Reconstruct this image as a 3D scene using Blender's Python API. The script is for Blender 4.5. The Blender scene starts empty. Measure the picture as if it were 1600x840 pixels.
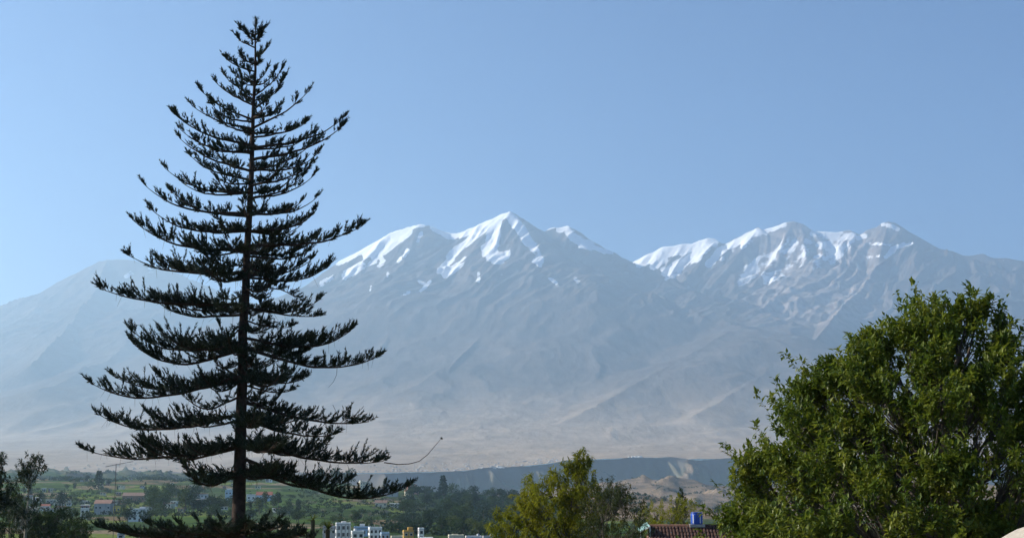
import bpy, math, random
import numpy as np
from mathutils import Vector, Matrix

# ------------------------------------------------------------------ camera, sky, sun, exposure
SC = bpy.context.scene
COL = SC.collection
CAM_Z = 12.0
FPX = 2200.0                     # focal length in pixels of the 1600 px wide photograph
PITCH = math.atan(325.0 / FPX)
cam_d = bpy.data.cameras.new('camera')
cam_d.lens = 36.0 * FPX / 1600.0
cam_d.sensor_width = 36.0
cam_d.clip_start = 0.1
cam_d.clip_end = 120000.0
cam = bpy.data.objects.new('camera', cam_d)
COL.objects.link(cam)
cam.location = (0, 0, CAM_Z)
cam.rotation_euler = (math.pi / 2 + PITCH, 0, 0)
SC.camera = cam

SUN_AZ = math.radians(-80.0)     # measured from the view direction, negative = left
SUN_EL = math.radians(29.0)
SUN_DIR = Vector((math.sin(SUN_AZ) * math.cos(SUN_EL), math.cos(SUN_AZ) * math.cos(SUN_EL), math.sin(SUN_EL)))
world = bpy.data.worlds.new('World')
SC.world = world
world.use_nodes = True
wn = world.node_tree
wn.nodes.clear()
w_out = wn.nodes.new('ShaderNodeOutputWorld')
w_bg = wn.nodes.new('ShaderNodeBackground')
w_sky = wn.nodes.new('ShaderNodeTexSky')
w_sky.sky_type = 'NISHITA'
w_sky.sun_disc = False
w_sky.sun_elevation = SUN_EL
w_sky.sun_rotation = SUN_AZ
w_sky.altitude = 2300
w_sky.air_density = 1.15
w_sky.dust_density = 0.1
w_sky.ozone_density = 10.0
w_bg.inputs['Strength'].default_value = 0.068
wn.links.new(w_sky.outputs[0], w_bg.inputs['Color'])
wn.links.new(w_bg.outputs[0], w_out.inputs['Surface'])

sun_d = bpy.data.lights.new('sun', 'SUN')
sun_d.energy = 5.0
sun_d.angle = math.radians(0.5)
sun_d.color = (1.0, 0.93, 0.83)
sun = bpy.data.objects.new('sun', sun_d)
COL.objects.link(sun)
sun.rotation_euler = SUN_DIR.to_track_quat('Z', 'Y').to_euler()
sun.location = (-60, 20, 60)

SC.view_settings.view_transform = 'Standard'
SC.view_settings.look = 'None'
SC.view_settings.exposure = 0.86
SC.view_settings.gamma = 1.0
SC.view_settings.use_curve_mapping = False
SC.render.engine = 'CYCLES'
cy = SC.cycles
cy.use_denoising = True
cy.max_bounces = 6
cy.diffuse_bounces = 2
cy.glossy_bounces = 2
cy.transmission_bounces = 4
cy.transparent_max_bounces = 6
cy.volume_bounces = 3
cy.use_adaptive_sampling = True
cy.adaptive_threshold = 0.02

rng = np.random.default_rng(7)
random.seed(7)

# ------------------------------------------------------------------ helpers
CP, SP = math.cos(PITCH), math.sin(PITCH)
def ray(px, py):
    """direction of a photograph pixel with unit forward (Y) component: (x, 1, z)"""
    px = np.asarray(px, float); py = np.asarray(py, float)
    v = (420.0 - py) / FPX
    yy = CP - v * SP
    zz = SP + v * CP
    return (px - 800.0) / FPX / yy, zz / yy
def at(px, py, D):
    a, b = ray(px, py)
    return Vector((float(a) * D, D, CAM_Z + float(b) * D))
def z_of(px, py, D):
    return CAM_Z + ray(px, py)[1] * D
def px_of(x, y, z):
    """world -> photograph pixel (arrays)"""
    dz = z - CAM_Z
    f = y * CP + dz * SP
    u = -y * SP + dz * CP
    return 800.0 + FPX * x / f, 420.0 - FPX * u / f
def u2px(u):
    return 800.0 + 2225.0 * u     # tan(azimuth) -> pixel column near the horizon

_P = np.random.default_rng(3).permutation(4096)
_G = np.random.default_rng(4).uniform(0, 2 * np.pi, 4096)
_GX, _GY = np.cos(_G), np.sin(_G)
def perlin(x, y):
    x = np.asarray(x, float); y = np.asarray(y, float)
    xi = np.floor(x).astype(np.int64); yi = np.floor(y).astype(np.int64)
    xf = x - xi; yf = y - yi
    def g(ix, iy, fx, fy):
        h = _P[(_P[ix & 4095] + iy) & 4095]
        return _GX[h] * fx + _GY[h] * fy
    u = xf * xf * xf * (xf * (xf * 6 - 15) + 10); v = yf * yf * yf * (yf * (yf * 6 - 15) + 10)
    a = g(xi, yi, xf, yf); b = g(xi + 1, yi, xf - 1, yf)
    c = g(xi, yi + 1, xf, yf - 1); d = g(xi + 1, yi + 1, xf - 1, yf - 1)
    return ((a + u * (b - a)) * (1 - v) + (c + u * (d - c)) * v) * 1.5
def fbm(x, y, o=5, gain=0.5):
    s = 0; a = 1.0
    for i in range(o):
        s = s + a * perlin(x * 2 ** i + 17.3 * i, y * 2 ** i - 9.1 * i); a *= gain
    return s
def ridged(x, y, o=5, gain=0.5):
    s = 0; a = 1.0; w = 1.0
    for i in range(o):
        n = 1 - np.abs(perlin(x * 2 ** i + 31.7 * i, y * 2 ** i + 11.9 * i)) * 1.7
        n = np.clip(n, 0, 1) ** 2
        s = s + a * n * w; w = np.clip(n * 1.6, 0, 1); a *= gain
    return s
def sstep(a, b, x):
    t = np.clip((x - a) / (b - a), 0, 1)
    return t * t * (3 - 2 * t)

def mesh_np(name, verts, faces, smooth=False):
    """verts (n,3); faces: an (m,k) array with k 3 or 4, or a list of such arrays"""
    if isinstance(faces, np.ndarray): faces = [faces]
    faces = [np.asarray(f, np.int32) for f in faces if len(f)]
    me = bpy.data.meshes.new(name)
    verts = np.asarray(verts, np.float32)
    me.vertices.add(len(verts)); me.vertices.foreach_set('co', verts.ravel())
    loops = np.concatenate([f.ravel() for f in faces])
    counts = np.concatenate([np.full(len(f), f.shape[1], np.int32) for f in faces])
    me.loops.add(len(loops)); me.loops.foreach_set('vertex_index', loops)
    me.polygons.add(len(counts))
    me.polygons.foreach_set('loop_start', np.concatenate([[0], np.cumsum(counts)[:-1]]).astype(np.int32))
    me.polygons.foreach_set('loop_total', counts)
    me.polygons.foreach_set('use_smooth', np.full(len(counts), smooth))
    me.update(calc_edges=True)
    return me
class MB:
    """collects shapes into one mesh"""
    def __init__(s): s.v = []; s.f = []; s.n = 0
    def add(s, v, f):
        s.v.append(np.asarray(v, float)); s.f.append(np.asarray(f, int) + s.n); s.n += len(v)
    def box(s, c, size, rz=0.0):
        x, y, z = [q / 2 for q in size]
        v = np.array([[-x,-y,-z],[x,-y,-z],[x,y,-z],[-x,y,-z],[-x,-y,z],[x,-y,z],[x,y,z],[-x,y,z]])
        if rz:
            ca, sa = math.cos(rz), math.sin(rz)
            v = np.c_[v[:,0]*ca - v[:,1]*sa, v[:,0]*sa + v[:,1]*ca, v[:,2]]
        s.add(v + np.array(c), [[0,3,2,1],[4,5,6,7],[0,1,5,4],[1,2,6,5],[2,3,7,6],[3,0,4,7]])
        return s
    def tube(s, pts, rad, n=6, cap=True):
        pts = np.asarray(pts, float); m = len(pts)
        rad = np.broadcast_to(np.asarray(rad, float), (m,))
        t = np.gradient(pts, axis=0); t /= np.linalg.norm(t, axis=1)[:, None] + 1e-9
        ref = np.array([0, 0, 1.0]) if abs(t[:, 2]).mean() < 0.8 else np.array([1.0, 0, 0])
        a = np.cross(t, ref); a /= np.linalg.norm(a, axis=1)[:, None] + 1e-9
        b = np.cross(t, a)
        th = np.linspace(0, 2 * np.pi, n, endpoint=False)
        v = pts[:, None, :] + rad[:, None, None] * (np.cos(th)[None, :, None] * a[:, None, :] + np.sin(th)[None, :, None] * b[:, None, :])
        i = np.arange(m - 1)[:, None] * n; j = np.arange(n)[None, :]; k = (j + 1) % n
        f = np.stack([i + j, i + n + j, i + n + k, i + k], -1).reshape(-1, 4)
        vv = v.reshape(-1, 3)
        s.add(vv, f)
        if cap:
            base = s.n - m * n
            for off in (0, (m - 1) * n):
                c = vv[off:off + n].mean(0)
                s.v.append(c[None]); ci = s.n; s.n += 1
                idx = base + off
                ff = [[idx + q, idx + (q + 1) % n, ci, ci] for q in range(n)]
                s.f.append(np.array(ff, int))
        return s
    def mesh(s, name, smooth=False):
        q4 = np.concatenate([f for f in s.f if f.shape[1] == 4]) if any(f.shape[1] == 4 for f in s.f) else np.zeros((0, 4), int)
        q3 = [f for f in s.f if f.shape[1] == 3]
        deg = q4[:, 2] == q4[:, 3] if len(q4) else np.zeros(0, bool)
        tri = np.concatenate(q3 + [q4[deg][:, :3]]) if (q3 or deg.any()) else np.zeros((0, 3), int)
        return mesh_np(name, np.concatenate(s.v), [q4[~deg], tri], smooth)
    def build(s, name, mat, parent=None, smooth=False):
        return obj(name, s.mesh(name, smooth), mat, parent)
def obj(name, me, mat=None, parent=None):
    if mat is not None and len(me.materials) == 0: me.materials.append(mat)
    o = bpy.data.objects.new(name, me)
    COL.objects.link(o)
    if parent is not None: o.parent = parent
    return o
def tag(o, label=None, cat=None, group=None, kind=None):
    if label: o['label'] = label
    if cat: o['category'] = cat
    if group: o['group'] = group
    if kind: o['kind'] = kind
    return o
def empty(name, loc=(0, 0, 0), rz=0.0, label=None, cat=None, group=None):
    o = bpy.data.objects.new(name, None); o.empty_display_size = 0.2
    COL.objects.link(o); o.location = loc; o.rotation_euler = (0, 0, rz)
    return tag(o, label, cat, group)
def copy_tree(o, parent=None):
    c = o.copy(); COL.objects.link(c); c.parent = parent
    for ch in o.children: copy_tree(ch, c)
    return c

# ------------------------------------------------------------------ materials
def nodes(name):
    m = bpy.data.materials.new(name); m.use_nodes = True
    nt = m.node_tree
    return m, nt, nt.nodes['Principled BSDF']
def N(nt, t, **kw):
    n = nt.nodes.new(t)
    for k, v in kw.items():
        if hasattr(n, k): setattr(n, k, v)
        else: n.inputs[k].default_value = v
    return n
def ramp(nt, fac, stops, interp='LINEAR'):
    r = nt.nodes.new('ShaderNodeValToRGB'); r.color_ramp.interpolation = interp
    e = r.color_ramp.elements
    while len(e) < len(stops): e.new(0.5)
    for q, (p, c) in zip(e, stops):
        q.position = p; q.color = tuple(c) + (1,) if len(c) == 3 else c
    nt.links.new(fac, r.inputs['Fac'])
    return r.outputs['Color']
def mixc(nt, fac, a, b, mode='MIX'):
    m = nt.nodes.new('ShaderNodeMix'); m.data_type = 'RGBA'; m.blend_type = mode
    for s, v in ((0, fac), (6, a), (7, b)):
        if hasattr(v, 'links'): nt.links.new(v, m.inputs[s])
        else: m.inputs[s].default_value = v if s == 0 else (tuple(v) + (1,) if len(v) == 3 else v)
    return m.outputs[2]
def math_n(nt, op, a, b=0.0):
    m = nt.nodes.new('ShaderNodeMath'); m.operation = op
    for i, v in enumerate((a, b)):
        if hasattr(v, 'links'): nt.links.new(v, m.inputs[i])
        else: m.inputs[i].default_value = v
    return m.outputs[0]
def noise(nt, scale, detail=4.0, vec=None, rough=0.55):
    n = nt.nodes.new('ShaderNodeTexNoise')
    n.inputs['Scale'].default_value = scale; n.inputs['Detail'].default_value = detail; n.inputs['Roughness'].default_value = rough
    if vec is not None: nt.links.new(vec, n.inputs['Vector'])
    return n.outputs['Fac']
def coords(nt, scale=(1, 1, 1), rot=(0, 0, 0), src='Object'):
    tc = nt.nodes.new('ShaderNodeTexCoord'); mp = nt.nodes.new('ShaderNodeMapping')
    mp.inputs['Scale'].default_value = scale; mp.inputs['Rotation'].default_value = rot
    nt.links.new(tc.outputs[src], mp.inputs['Vector'])
    return mp.outputs['Vector']
def bump(nt, bsdf, h, strength, dist):
    b = nt.nodes.new('ShaderNodeBump'); b.inputs['Strength'].default_value = strength; b.inputs['Distance'].default_value = dist
    nt.links.new(h, b.inputs['Height']); nt.links.new(b.outputs[0], bsdf.inputs['Normal'])

def paint(name, c, rough=0.85, var=0.12, scale=0.6, spec=0.2):
    """weathered plaster or paint with blotches and streaks"""
    m, nt, b = nodes(name)
    v = coords(nt, (1, 1, 0.35))
    f = noise(nt, scale, 6, v)
    f2 = noise(nt, scale * 9, 3, v)
    s = math_n(nt, 'ADD', math_n(nt, 'MULTIPLY', f, 0.7), math_n(nt, 'MULTIPLY', f2, 0.3))
    col = ramp(nt, s, [(0.3, [q * (1 - 2.2 * var) for q in c]), (0.52, c), (0.75, [min(1, q * (1 + var)) for q in c])])
    nt.links.new(col, b.inputs['Base Color'])
    b.inputs['Roughness'].default_value = rough
    b.inputs['Specular IOR Level'].default_value = spec
    bump(nt, b, f2, 0.2, 0.02)
    return m
def leaf_mat(name, c1, c2, c3, scale=1.0, rough=0.55, trans=0.35, spec=0.35, fine=18.0):
    """foliage: colour varies by clump and by leaf; leaves let some light through"""
    m, nt, b = nodes(name)
    v = coords(nt)
    oi = nt.nodes.new('ShaderNodeObjectInfo')
    f = noise(nt, scale, 3, v); g = noise(nt, fine, 2, v)
    s = math_n(nt, 'ADD', math_n(nt, 'MULTIPLY', f, 0.55), math_n(nt, 'MULTIPLY', g, 0.45))
    s = math_n(nt, 'ADD', s, math_n(nt, 'MULTIPLY', math_n(nt, 'SUBTRACT', oi.outputs['Random'], 0.5), 0.12))
    col = ramp(nt, s, [(0.32, c1), (0.5, c2), (0.68, c3)])
    nt.links.new(col, b.inputs['Base Color'])
    b.inputs['Roughness'].default_value = rough
    b.inputs['Specular IOR Level'].default_value = spec
    t = nt.nodes.new('ShaderNodeBsdfTranslucent')
    nt.links.new(mixc(nt, 1.0, col, (1.0, 1.0, 0.55), 'MULTIPLY'), t.inputs['Color'])
    mx = nt.nodes.new('ShaderNodeMixShader'); mx.inputs[0].default_value = trans
    nt.links.new(b.outputs[0], mx.inputs[1]); nt.links.new(t.outputs[0], mx.inputs[2])
    nt.links.new(mx.outputs[0], nt.nodes['Material Output'].inputs['Surface'])
    return m
def bark_mat(name, c1, c2, scale=6.0, stretch=0.25):
    m, nt, b = nodes(name)
    v = coords(nt, (1, 1, stretch))
    f = noise(nt, scale, 6, v, 0.65)
    nt.links.new(ramp(nt, f, [(0.3, c1), (0.7, c2)]), b.inputs['Base Color'])
    b.inputs['Roughness'].default_value = 0.9; b.inputs['Specular IOR Level'].default_value = 0.15
    bump(nt, b, f, 0.7, 0.04)
    return m

# ------------------------------------------------------------------ the ground: one sheet from the terrace to the rim of the gorge
#  feature lines (px column -> distance, height); between them the slope is straight, plus relief
def L_(*p): return np.array([q[0] for q in p], float), np.array([q[1] for q in p], float)
def ip(line, x): return np.interp(x, line[0], line[1])
FEAT = [
    ('z', L_((0, .4)), L_((0, 0.0))),
    ('z', L_((0, 70)), L_((0, 0.0))),
    ('z', L_((0, 150)), L_((0, -6))),
    ('z', L_((0, 350)), L_((0, -16))),
    ('y', L_((0, 650)), L_((0, 843), (400, 846), (800, 850), (1200, 850))),
    ('y', L_((0, 1100)), L_((0, 797), (500, 803), (800, 822), (1200, 822))),
    ('y', L_((0, 1650)), L_((0, 770), (450, 775), (560, 778), (700, 790), (800, 802), (1000, 804), (1200, 806))),
    ('y', L_((0, 2500), (500, 2300), (900, 2100)), L_((0, 749), (300, 750), (450, 752), (520, 755), (560, 759), (640, 764), (720, 770), (800, 777), (860, 779), (900, 773), (960, 769), (1000, 772), (1060, 780), (1100, 790), (1130, 797), (1160, 781), (1200, 770), (1300, 765))),
    ('y', L_((0, 2950)), L_((0, 752), (350, 754), (480, 770), (560, 800), (1300, 815))),
    ('y', L_((0, 3600), (500, 3700)), L_((0, 745), (350, 748), (480, 765), (600, 800), (1300, 800))),
    ('y', L_((0, 4500)), L_((0, 741), (200, 740), (350, 742), (480, 755), (600, 775), (850, 775), (900, 760), (940, 752), (980, 744), (1020, 748), (1060, 747), (1090, 743), (1120, 749), (1180, 753), (1300, 750))),
    ('y', L_((0, 5000), (600, 5300), (1200, 6500)), L_((0, 745), (350, 748), (560, 790), (700, 795), (1300, 790))),
    ('y', L_((0, 6000), (600, 5900), (1045, 6938), (1076, 6760), (1105, 7078), (1200, 7300), (1600, 7900)), L_((0, 741), (350, 744), (560, 775), (700, 774), (900, 762), (1300, 758))),
    ('y', L_((0, 6300), (600, 6050), (1045, 7088), (1076, 7130), (1105, 7228), (1200, 7450), (1600, 8050)), L_((0, 737), (350, 738), (560, 738), (700, 736), (800, 729), (850, 724), (900, 718), (1000, 714), (1055, 715), (1075, 717), (1090, 716), (1180, 717), (1400, 715))),
]
def feat_xyz(k, px):
    mode, dl, hl = FEAT[k]
    D = ip(dl, px)
    h = ip(hl, px)
    return D, (h if mode == 'z' else z_of(np.clip(px, -200, 1800), h, D))
def relief(x, y, D):
    far = sstep(300, 900, D)
    bad = sstep(2900, 3600, D) * (1 - sstep(5300, 6000, D))
    r = fbm(x / 160, y / 160, 4) * (0.4 + 2.2 * far) + fbm(x / 900, y / 900, 2) * 3 * far
    r = r + bad * (ridged(x / 420, y / 420, 4) - 0.9) * 26 + fbm(x / 30, y / 30, 2) * 0.25
    return r * sstep(60, 200, D)
def ground_z(x, y):
    """height of the ground sheet at world points in front of the camera"""
    x = np.atleast_1d(np.asarray(x, float)); y = np.atleast_1d(np.asarray(y, float))
    px = u2px(x / y)
    Ds, Zs = zip(*[feat_xyz(k, px) for k in range(len(FEAT))])
    Ds = np.array(Ds); Zs = np.array(Zs)
    z = np.empty_like(x)
    for i in range(len(x)):
        z[i] = np.interp(y[i], Ds[:, i], Zs[:, i])
    return z + relief(x, y, y)
def ground_hit(px, py, d0=300.0, d1=7000.0):
    """where the sight line of a pixel first meets the ground"""
    D = np.geomspace(d0, d1, 500)
    a, b = ray(px, py)
    g = ground_z(a * D, D)
    i = np.argmax(CAM_Z + b * D < g)
    return Vector((float(a) * D[i], D[i], float(g[i])))

AZ_IN = math.radians(21.5)
az = np.concatenate([np.linspace(-math.pi, -math.radians(36), 22), np.linspace(-math.radians(34), -AZ_IN - .01, 18),
                     np.linspace(-AZ_IN, AZ_IN, 760), np.linspace(AZ_IN + .01, math.radians(34), 18), np.linspace(math.radians(36), math.pi, 22)])
azc = np.clip(az, -math.radians(35), math.radians(35))
def sheet(Dg, Zg, cut=None):
    """polar grid -> vertices and quads"""
    r = Dg / np.cos(azc)[None, :]
    X = r * np.sin(az)[None, :]; Y = r * np.cos(az)[None, :]
    return X, Y
rows = [4, 8, 8, 12, 26, 34, 44, 22, 16, 22, 14, 14, 26]
pxc = u2px(np.tan(azc))
Dk, Zk = zip(*[feat_xyz(k, pxc) for k in range(len(FEAT))])
Dg = []; Zg = []
for k, n in enumerate(rows):
    for i in range(n):
        t = i / n
        tt = t if k > 1 else t ** 2
        Dg.append(Dk[k] * (1 - tt) + Dk[k + 1] * tt); Zg.append(Zk[k] * (1 - tt) + Zk[k + 1] * tt)
Dg.append(Dk[-1]); Zg.append(Zk[-1])
Dg = np.array(Dg); Zg = np.array(Zg)
X, Y = sheet(Dg, Zg)
Zr = Zg + relief(X, Y, Dg) * np.where(Dg > Dk[-1][None, :] - 30, 0.9, 1.0)
# gully ribs on the gorge wall
wall = sstep(0, 1, (Dg - Dk[-2][None, :]) / (Dk[-1] - Dk[-2])[None, :])
Zr = Zr + np.where((wall > 0) & (wall < 1), (ridged(X / 200 + Y / 700, Y / 900, 4) - 0.9) * 60 * wall * (1 - wall) * 3, 0)
Zr = Zr + fbm(X / 260, Y / 260, 4) * 9 * sstep(.5, 1, wall)
# terraced fields: partly stepped heights on the valley slope
ter = sstep(900, 1150, Dg) * (1 - sstep(2300, 2500, Dg)) * (1 - sstep(620, 760, pxc))[None, :]
st = 3.4
q = Zr / st + fbm(X / 500, Y / 500, 2) * 0.8
Zt = (np.floor(q) + sstep(0.72, 1.0, q - np.floor(q)) - (q - Zr / st)) * st
Zr = Zr * (1 - ter * .85) + Zt * ter * .85
def grid_faces(nr, nc, wrap=False):
    i = np.arange(nr - 1)[:, None] * nc; j = np.arange(nc - 1)[None, :]
    return np.stack([i + j, i + j + 1, i + nc + j + 1, i + nc + j], -1).reshape(-1, 4)
gv = np.stack([X, Y, Zr], -1)
gm = mesh_np('ground', gv.reshape(-1, 3), grid_faces(*X.shape), True)
# attribute: which land cover grows or lies where (fields, wooded slope, bare tan hills, gorge rock)
cover_wood = sstep(1150, 1400, Dg) * (1 - sstep(2300, 2450, Dg)) * sstep(600, 690, pxc)[None, :] * (1 - sstep(850, 900, pxc))[None, :]
cover_tan = np.clip(sstep(1300, 1500, Dg) * sstep(870, 930, pxc)[None, :] + sstep(2800, 3300, Dg), 0, 1) * (1 - sstep(0, .12, wall))
far_left = sstep(2500, 3000, Dg) * (1 - sstep(420, 560, pxc))[None, :]
cover_tan = cover_tan * (1 - far_left)
cover_wood = np.clip(cover_wood + far_left * .45, 0, 1)
slide = sstep(.35, .65, np.exp(-((pxc[None, :] - 1070 - 14 * wall + 7 * fbm(X / 60, Y / 60, 3)) / (9 + 6 * wall)) ** 2)) * (wall > 0.02)
def vattr(me, name, a):
    t = me.attributes.new(name, 'FLOAT', 'POINT'); t.data.foreach_set('value', np.asarray(a, np.float32).ravel())
vattr(gm, 'wood', cover_wood); vattr(gm, 'tan', np.clip(cover_tan + slide, 0, 1)); vattr(gm, 'wall', wall * (1 - slide) * np.ones_like(Dg))
m_ground, nt, b = nodes('valley_ground')
v = coords(nt)
def A(nm):
    a = nt.nodes.new('ShaderNodeAttribute'); a.attribute_name = nm; return a.outputs['Fac']
vo = nt.nodes.new('ShaderNodeTexVoronoi'); vo.inputs['Scale'].default_value = 1.0
nt.links.new(coords(nt, (1 / 70, 1 / 95, 0)), vo.inputs['Vector'])
sep = nt.nodes.new('ShaderNodeSeparateColor'); nt.links.new(vo.outputs['Color'], sep.inputs[0])
fields = ramp(nt, sep.outputs[0], [(0.0, (.045, .07, .025)), (0.22, (.075, .12, .028)), (0.4, (.06, .085, .035)), (0.55, (.14, .17, .045)), (0.68, (.17, .125, .075)), (0.8, (.07, .11, .03)), (0.9, (.22, .17, .11))], 'CONSTANT')
vd = nt.nodes.new('ShaderNodeTexVoronoi'); vd.feature = 'DISTANCE_TO_EDGE'
nt.links.new(coords(nt, (1 / 70, 1 / 95, 0)), vd.inputs['Vector'])
edge = ramp(nt, vd.outputs['Distance'], [(0.0, (1, 1, 1)), (0.035, (0, 0, 0))])
fields = mixc(nt, math_n(nt, 'MULTIPLY', edge, 0.8), fields, (.022, .04, .018))
n1 = noise(nt, 0.03, 5, v); n2 = noise(nt, 0.25, 5, v); n3 = noise(nt, 0.006, 4, v)
fields = mixc(nt, ramp(nt, n1, [(0.5, (0, 0, 0)), (0.68, (1, 1, 1))]), fields, (.028, .05, .022))
# stony terrace walls on the steep risers
geo = nt.nodes.new('ShaderNodeNewGeometry'); sx = nt.nodes.new('ShaderNodeSeparateXYZ'); nt.links.new(geo.outputs['True Normal'], sx.inputs[0])
steep = ramp(nt, sx.outputs[2], [(0.90, (1, 1, 1)), (0.97, (0, 0, 0))])
fields = mixc(nt, math_n(nt, 'MULTIPLY', steep, math_n(nt, 'MULTIPLY', n2, 1.2)), fields, (.22, .18, .12))
woodc = mixc(nt, n2, (.015, .03, .015), (.035, .06, .025))
tanc = ramp(nt, math_n(nt, 'ADD', math_n(nt, 'MULTIPLY', n1, .5), math_n(nt, 'MULTIPLY', n3, .5)), [(0.36, (.09, .07, .05)), (0.5, (.22, .155, .10)), (0.64, (.34, .24, .16))])
tanc = mixc(nt, ramp(nt, n2, [(0.50, (0, 0, 0)), (0.60, (1, 1, 1))]), tanc, (.09, .08, .05))
rock = mixc(nt, n1, (.10, .085, .075), (.19, .155, .13))
c = mixc(nt, A('wood'), fields, woodc)
c = mixc(nt, A('tan'), c, tanc)
c = mixc(nt, math_n(nt, 'MULTIPLY', A('wall'), 0.9), c, rock)
nt.links.new(c, b.inputs['Base Color'])
b.inputs['Roughness'].default_value = 1.0; b.inputs['Specular IOR Level'].default_value = 0.0
bump(nt, b, n2, 0.5, 1.0)
ground = tag(obj('ground', gm, m_ground), kind='structure')

# ------------------------------------------------------------------ the mountains: a height field from ridges, spurs and the desert fan
mcols = np.concatenate([np.linspace(-1.0, -0.46, 14), np.linspace(-0.44, -0.375, 10), np.linspace(-0.372, 0.372, 800), np.linspace(0.375, 0.44, 10), np.linspace(0.46, 1.0, 14)])
mpx = u2px(mcols)
rim_D = ip(FEAT[-1][1], mpx)
Drow = np.concatenate([np.arange(7000, 17000, 62), np.arange(17000, 22600, 31), np.arange(22600, 25200, 55), np.arange(25200, 34000, 600)])
t0 = (Drow - 7000) / (34000 - 7000)
MD = rim_D[None, :] + (Drow[:, None] - 7000) * (34000 - rim_D[None, :]) / (34000 - 7000)
MD[0] = rim_D
MX = mcols[None, :] * MD
RIDGE = [  # skyline ridges (px, py, distance)
    [(330, 560, 17800), (400, 520, 18600), (440, 488, 19000), (480, 452, 19300), (530, 407, 19500), (560, 392, 19500), (585, 377, 19500), (610, 363, 19500), (635, 354, 19500), (655, 350, 19450), (670, 351, 19450), (685, 357, 19500), (705, 364, 19550),
     (714, 363, 19500), (730, 358, 19450), (750, 349, 19450), (775, 338, 19450), (790, 331, 19450), (797, 329, 19450), (805, 333, 19450), (815, 339, 19480), (825, 346, 19500), (840, 356, 19600), (852, 362, 19700), (857, 357, 19750), (864, 354, 19800), (875, 354, 19800), (888, 352, 19800), (897, 357, 19800), (910, 365, 19800), (930, 378, 19800), (950, 389, 19800), (962, 395, 19800), (980, 405, 19800), (990, 410, 19750), (1015, 411, 19700), (1028, 420, 19600), (1045, 432, 19500), (1075, 450, 19200)],
    [(0, 490, 24000), (25, 478, 24000), (60, 458, 24000), (90, 440, 24000), (110, 430, 24000), (140, 415, 24000), (155, 407, 24000), (168, 404, 24000), (200, 403, 24000), (230, 409, 24000), (270, 421, 24000), (290, 431, 24000), (305, 446, 24000), (320, 465, 23900), (360, 500, 23600)],
    [(-900, 720, 24000), (-200, 560, 24000), (0, 490, 24000)],
    [(960, 430, 21800), (985, 410, 21700), (1000, 403, 21600), (1015, 395, 21500), (1035, 386, 21500), (1060, 381, 21500), (1080, 380, 21500), (1095, 375, 21500), (1105, 371, 21500), (1118, 373, 21500), (1122, 378, 21500), (1135, 380, 21500), (1150, 371, 21500), (1165, 364, 21500), (1180, 357, 21500), (1184, 353, 21500), (1190, 359, 21500), (1205, 355, 21500), (1218, 350, 21500), (1224, 347, 21500), (1240, 345, 21500), (1255, 349, 21500), (1265, 356, 21500), (1272, 361, 21500), (1290, 361, 21500), (1310, 361, 21500), (1328, 359, 21500), (1334, 362, 21500), (1345, 366, 21500), (1355, 358, 21500), (1370, 354, 21500), (1378, 348, 21500), (1388, 345, 21500), (1400, 348, 21500), (1412, 356, 21500), (1430, 366, 21500), (1450, 378, 21500), (1465, 386, 21500), (1485, 391, 21500), (1505, 398, 21500), (1520, 398, 21500), (1537, 396, 21500), (1552, 402, 21500), (1575, 403, 21500), (1600, 407, 21500), (1660, 425, 21500), (1800, 470, 21500), (2300, 640, 21500)],
]
SPUR = [
    [(655, 350, 19450), (643, 380, 18950), (612, 415, 18300), (565, 455, 17500), (500, 520, 15800)],
    [(600, 368, 19500), (566, 400, 19000), (520, 440, 18300), (450, 500, 17000)],
    [(745, 352, 19450), (728, 390, 18950), (698, 428, 18250), (650, 475, 17200), (590, 545, 15200)],
    [(776, 338, 19450), (776, 380, 18950), (800, 428, 18200), (770, 500, 16400), (700, 575, 14000)],
    [(800, 331, 19450), (826, 365, 19000), (856, 425, 18300), (890, 478, 17000), (850, 560, 14800)],
    [(888, 353, 19800), (925, 398, 19200), (958, 450, 18200), (975, 520, 16200)],
    [(1015, 411, 19700), (1050, 440, 19200), (1110, 478, 17800), (1160, 500, 16000), (1225, 520, 15300)],
    [(1160, 500, 16000), (1060, 545, 14300), (960, 605, 12400), (850, 660, 10600)],
    [(1225, 520, 15300), (1190, 575, 13500), (1080, 640, 11300)],
    [(940, 478, 17400), (860, 500, 16200), (740, 540, 15000), (640, 590, 13200)],
    [(1118, 374, 21500), (1085, 425, 20500), (1045, 458, 19600)],
    [(1184, 355, 21500), (1150, 400, 20700), (1100, 452, 19500)],
    [(1240, 346, 21500), (1212, 395, 20700), (1160, 455, 19300), (1120, 490, 18200)],
    [(1290, 361, 21500), (1262, 400, 20700), (1205, 450, 19500)],
    [(1335, 362, 21500), (1295, 398, 20700), (1225, 448, 19500), (1180, 490, 17800)],
    [(1388, 346, 21500), (1370, 408, 20300), (1320, 470, 18500), (1270, 530, 16000)],
    [(1450, 379, 21500), (1462, 440, 19800), (1420, 520, 17000), (1330, 590, 14500)],
    [(1552, 402, 21500), (1570, 460, 19800), (1540, 540, 17000)],
    [(168, 404, 24000), (150, 448, 22500), (105, 505, 20000), (50, 565, 17000)],
    [(230, 409, 24000), (240, 470, 22000), (180, 548, 18500), (60, 600, 14500)],
    [(300, 570, 17000), (190, 625, 14500), (60, 660, 12500)],
    [(500, 520, 15800), (420, 590, 13500), (330, 640, 11800)],
]
def seg_pts(line):
    p = np.array(line, float)
    a, b_ = ray(p[:, 0], p[:, 1])
    return np.c_[a * p[:, 2], p[:, 2], CAM_Z + b_ * p[:, 2]]
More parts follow.
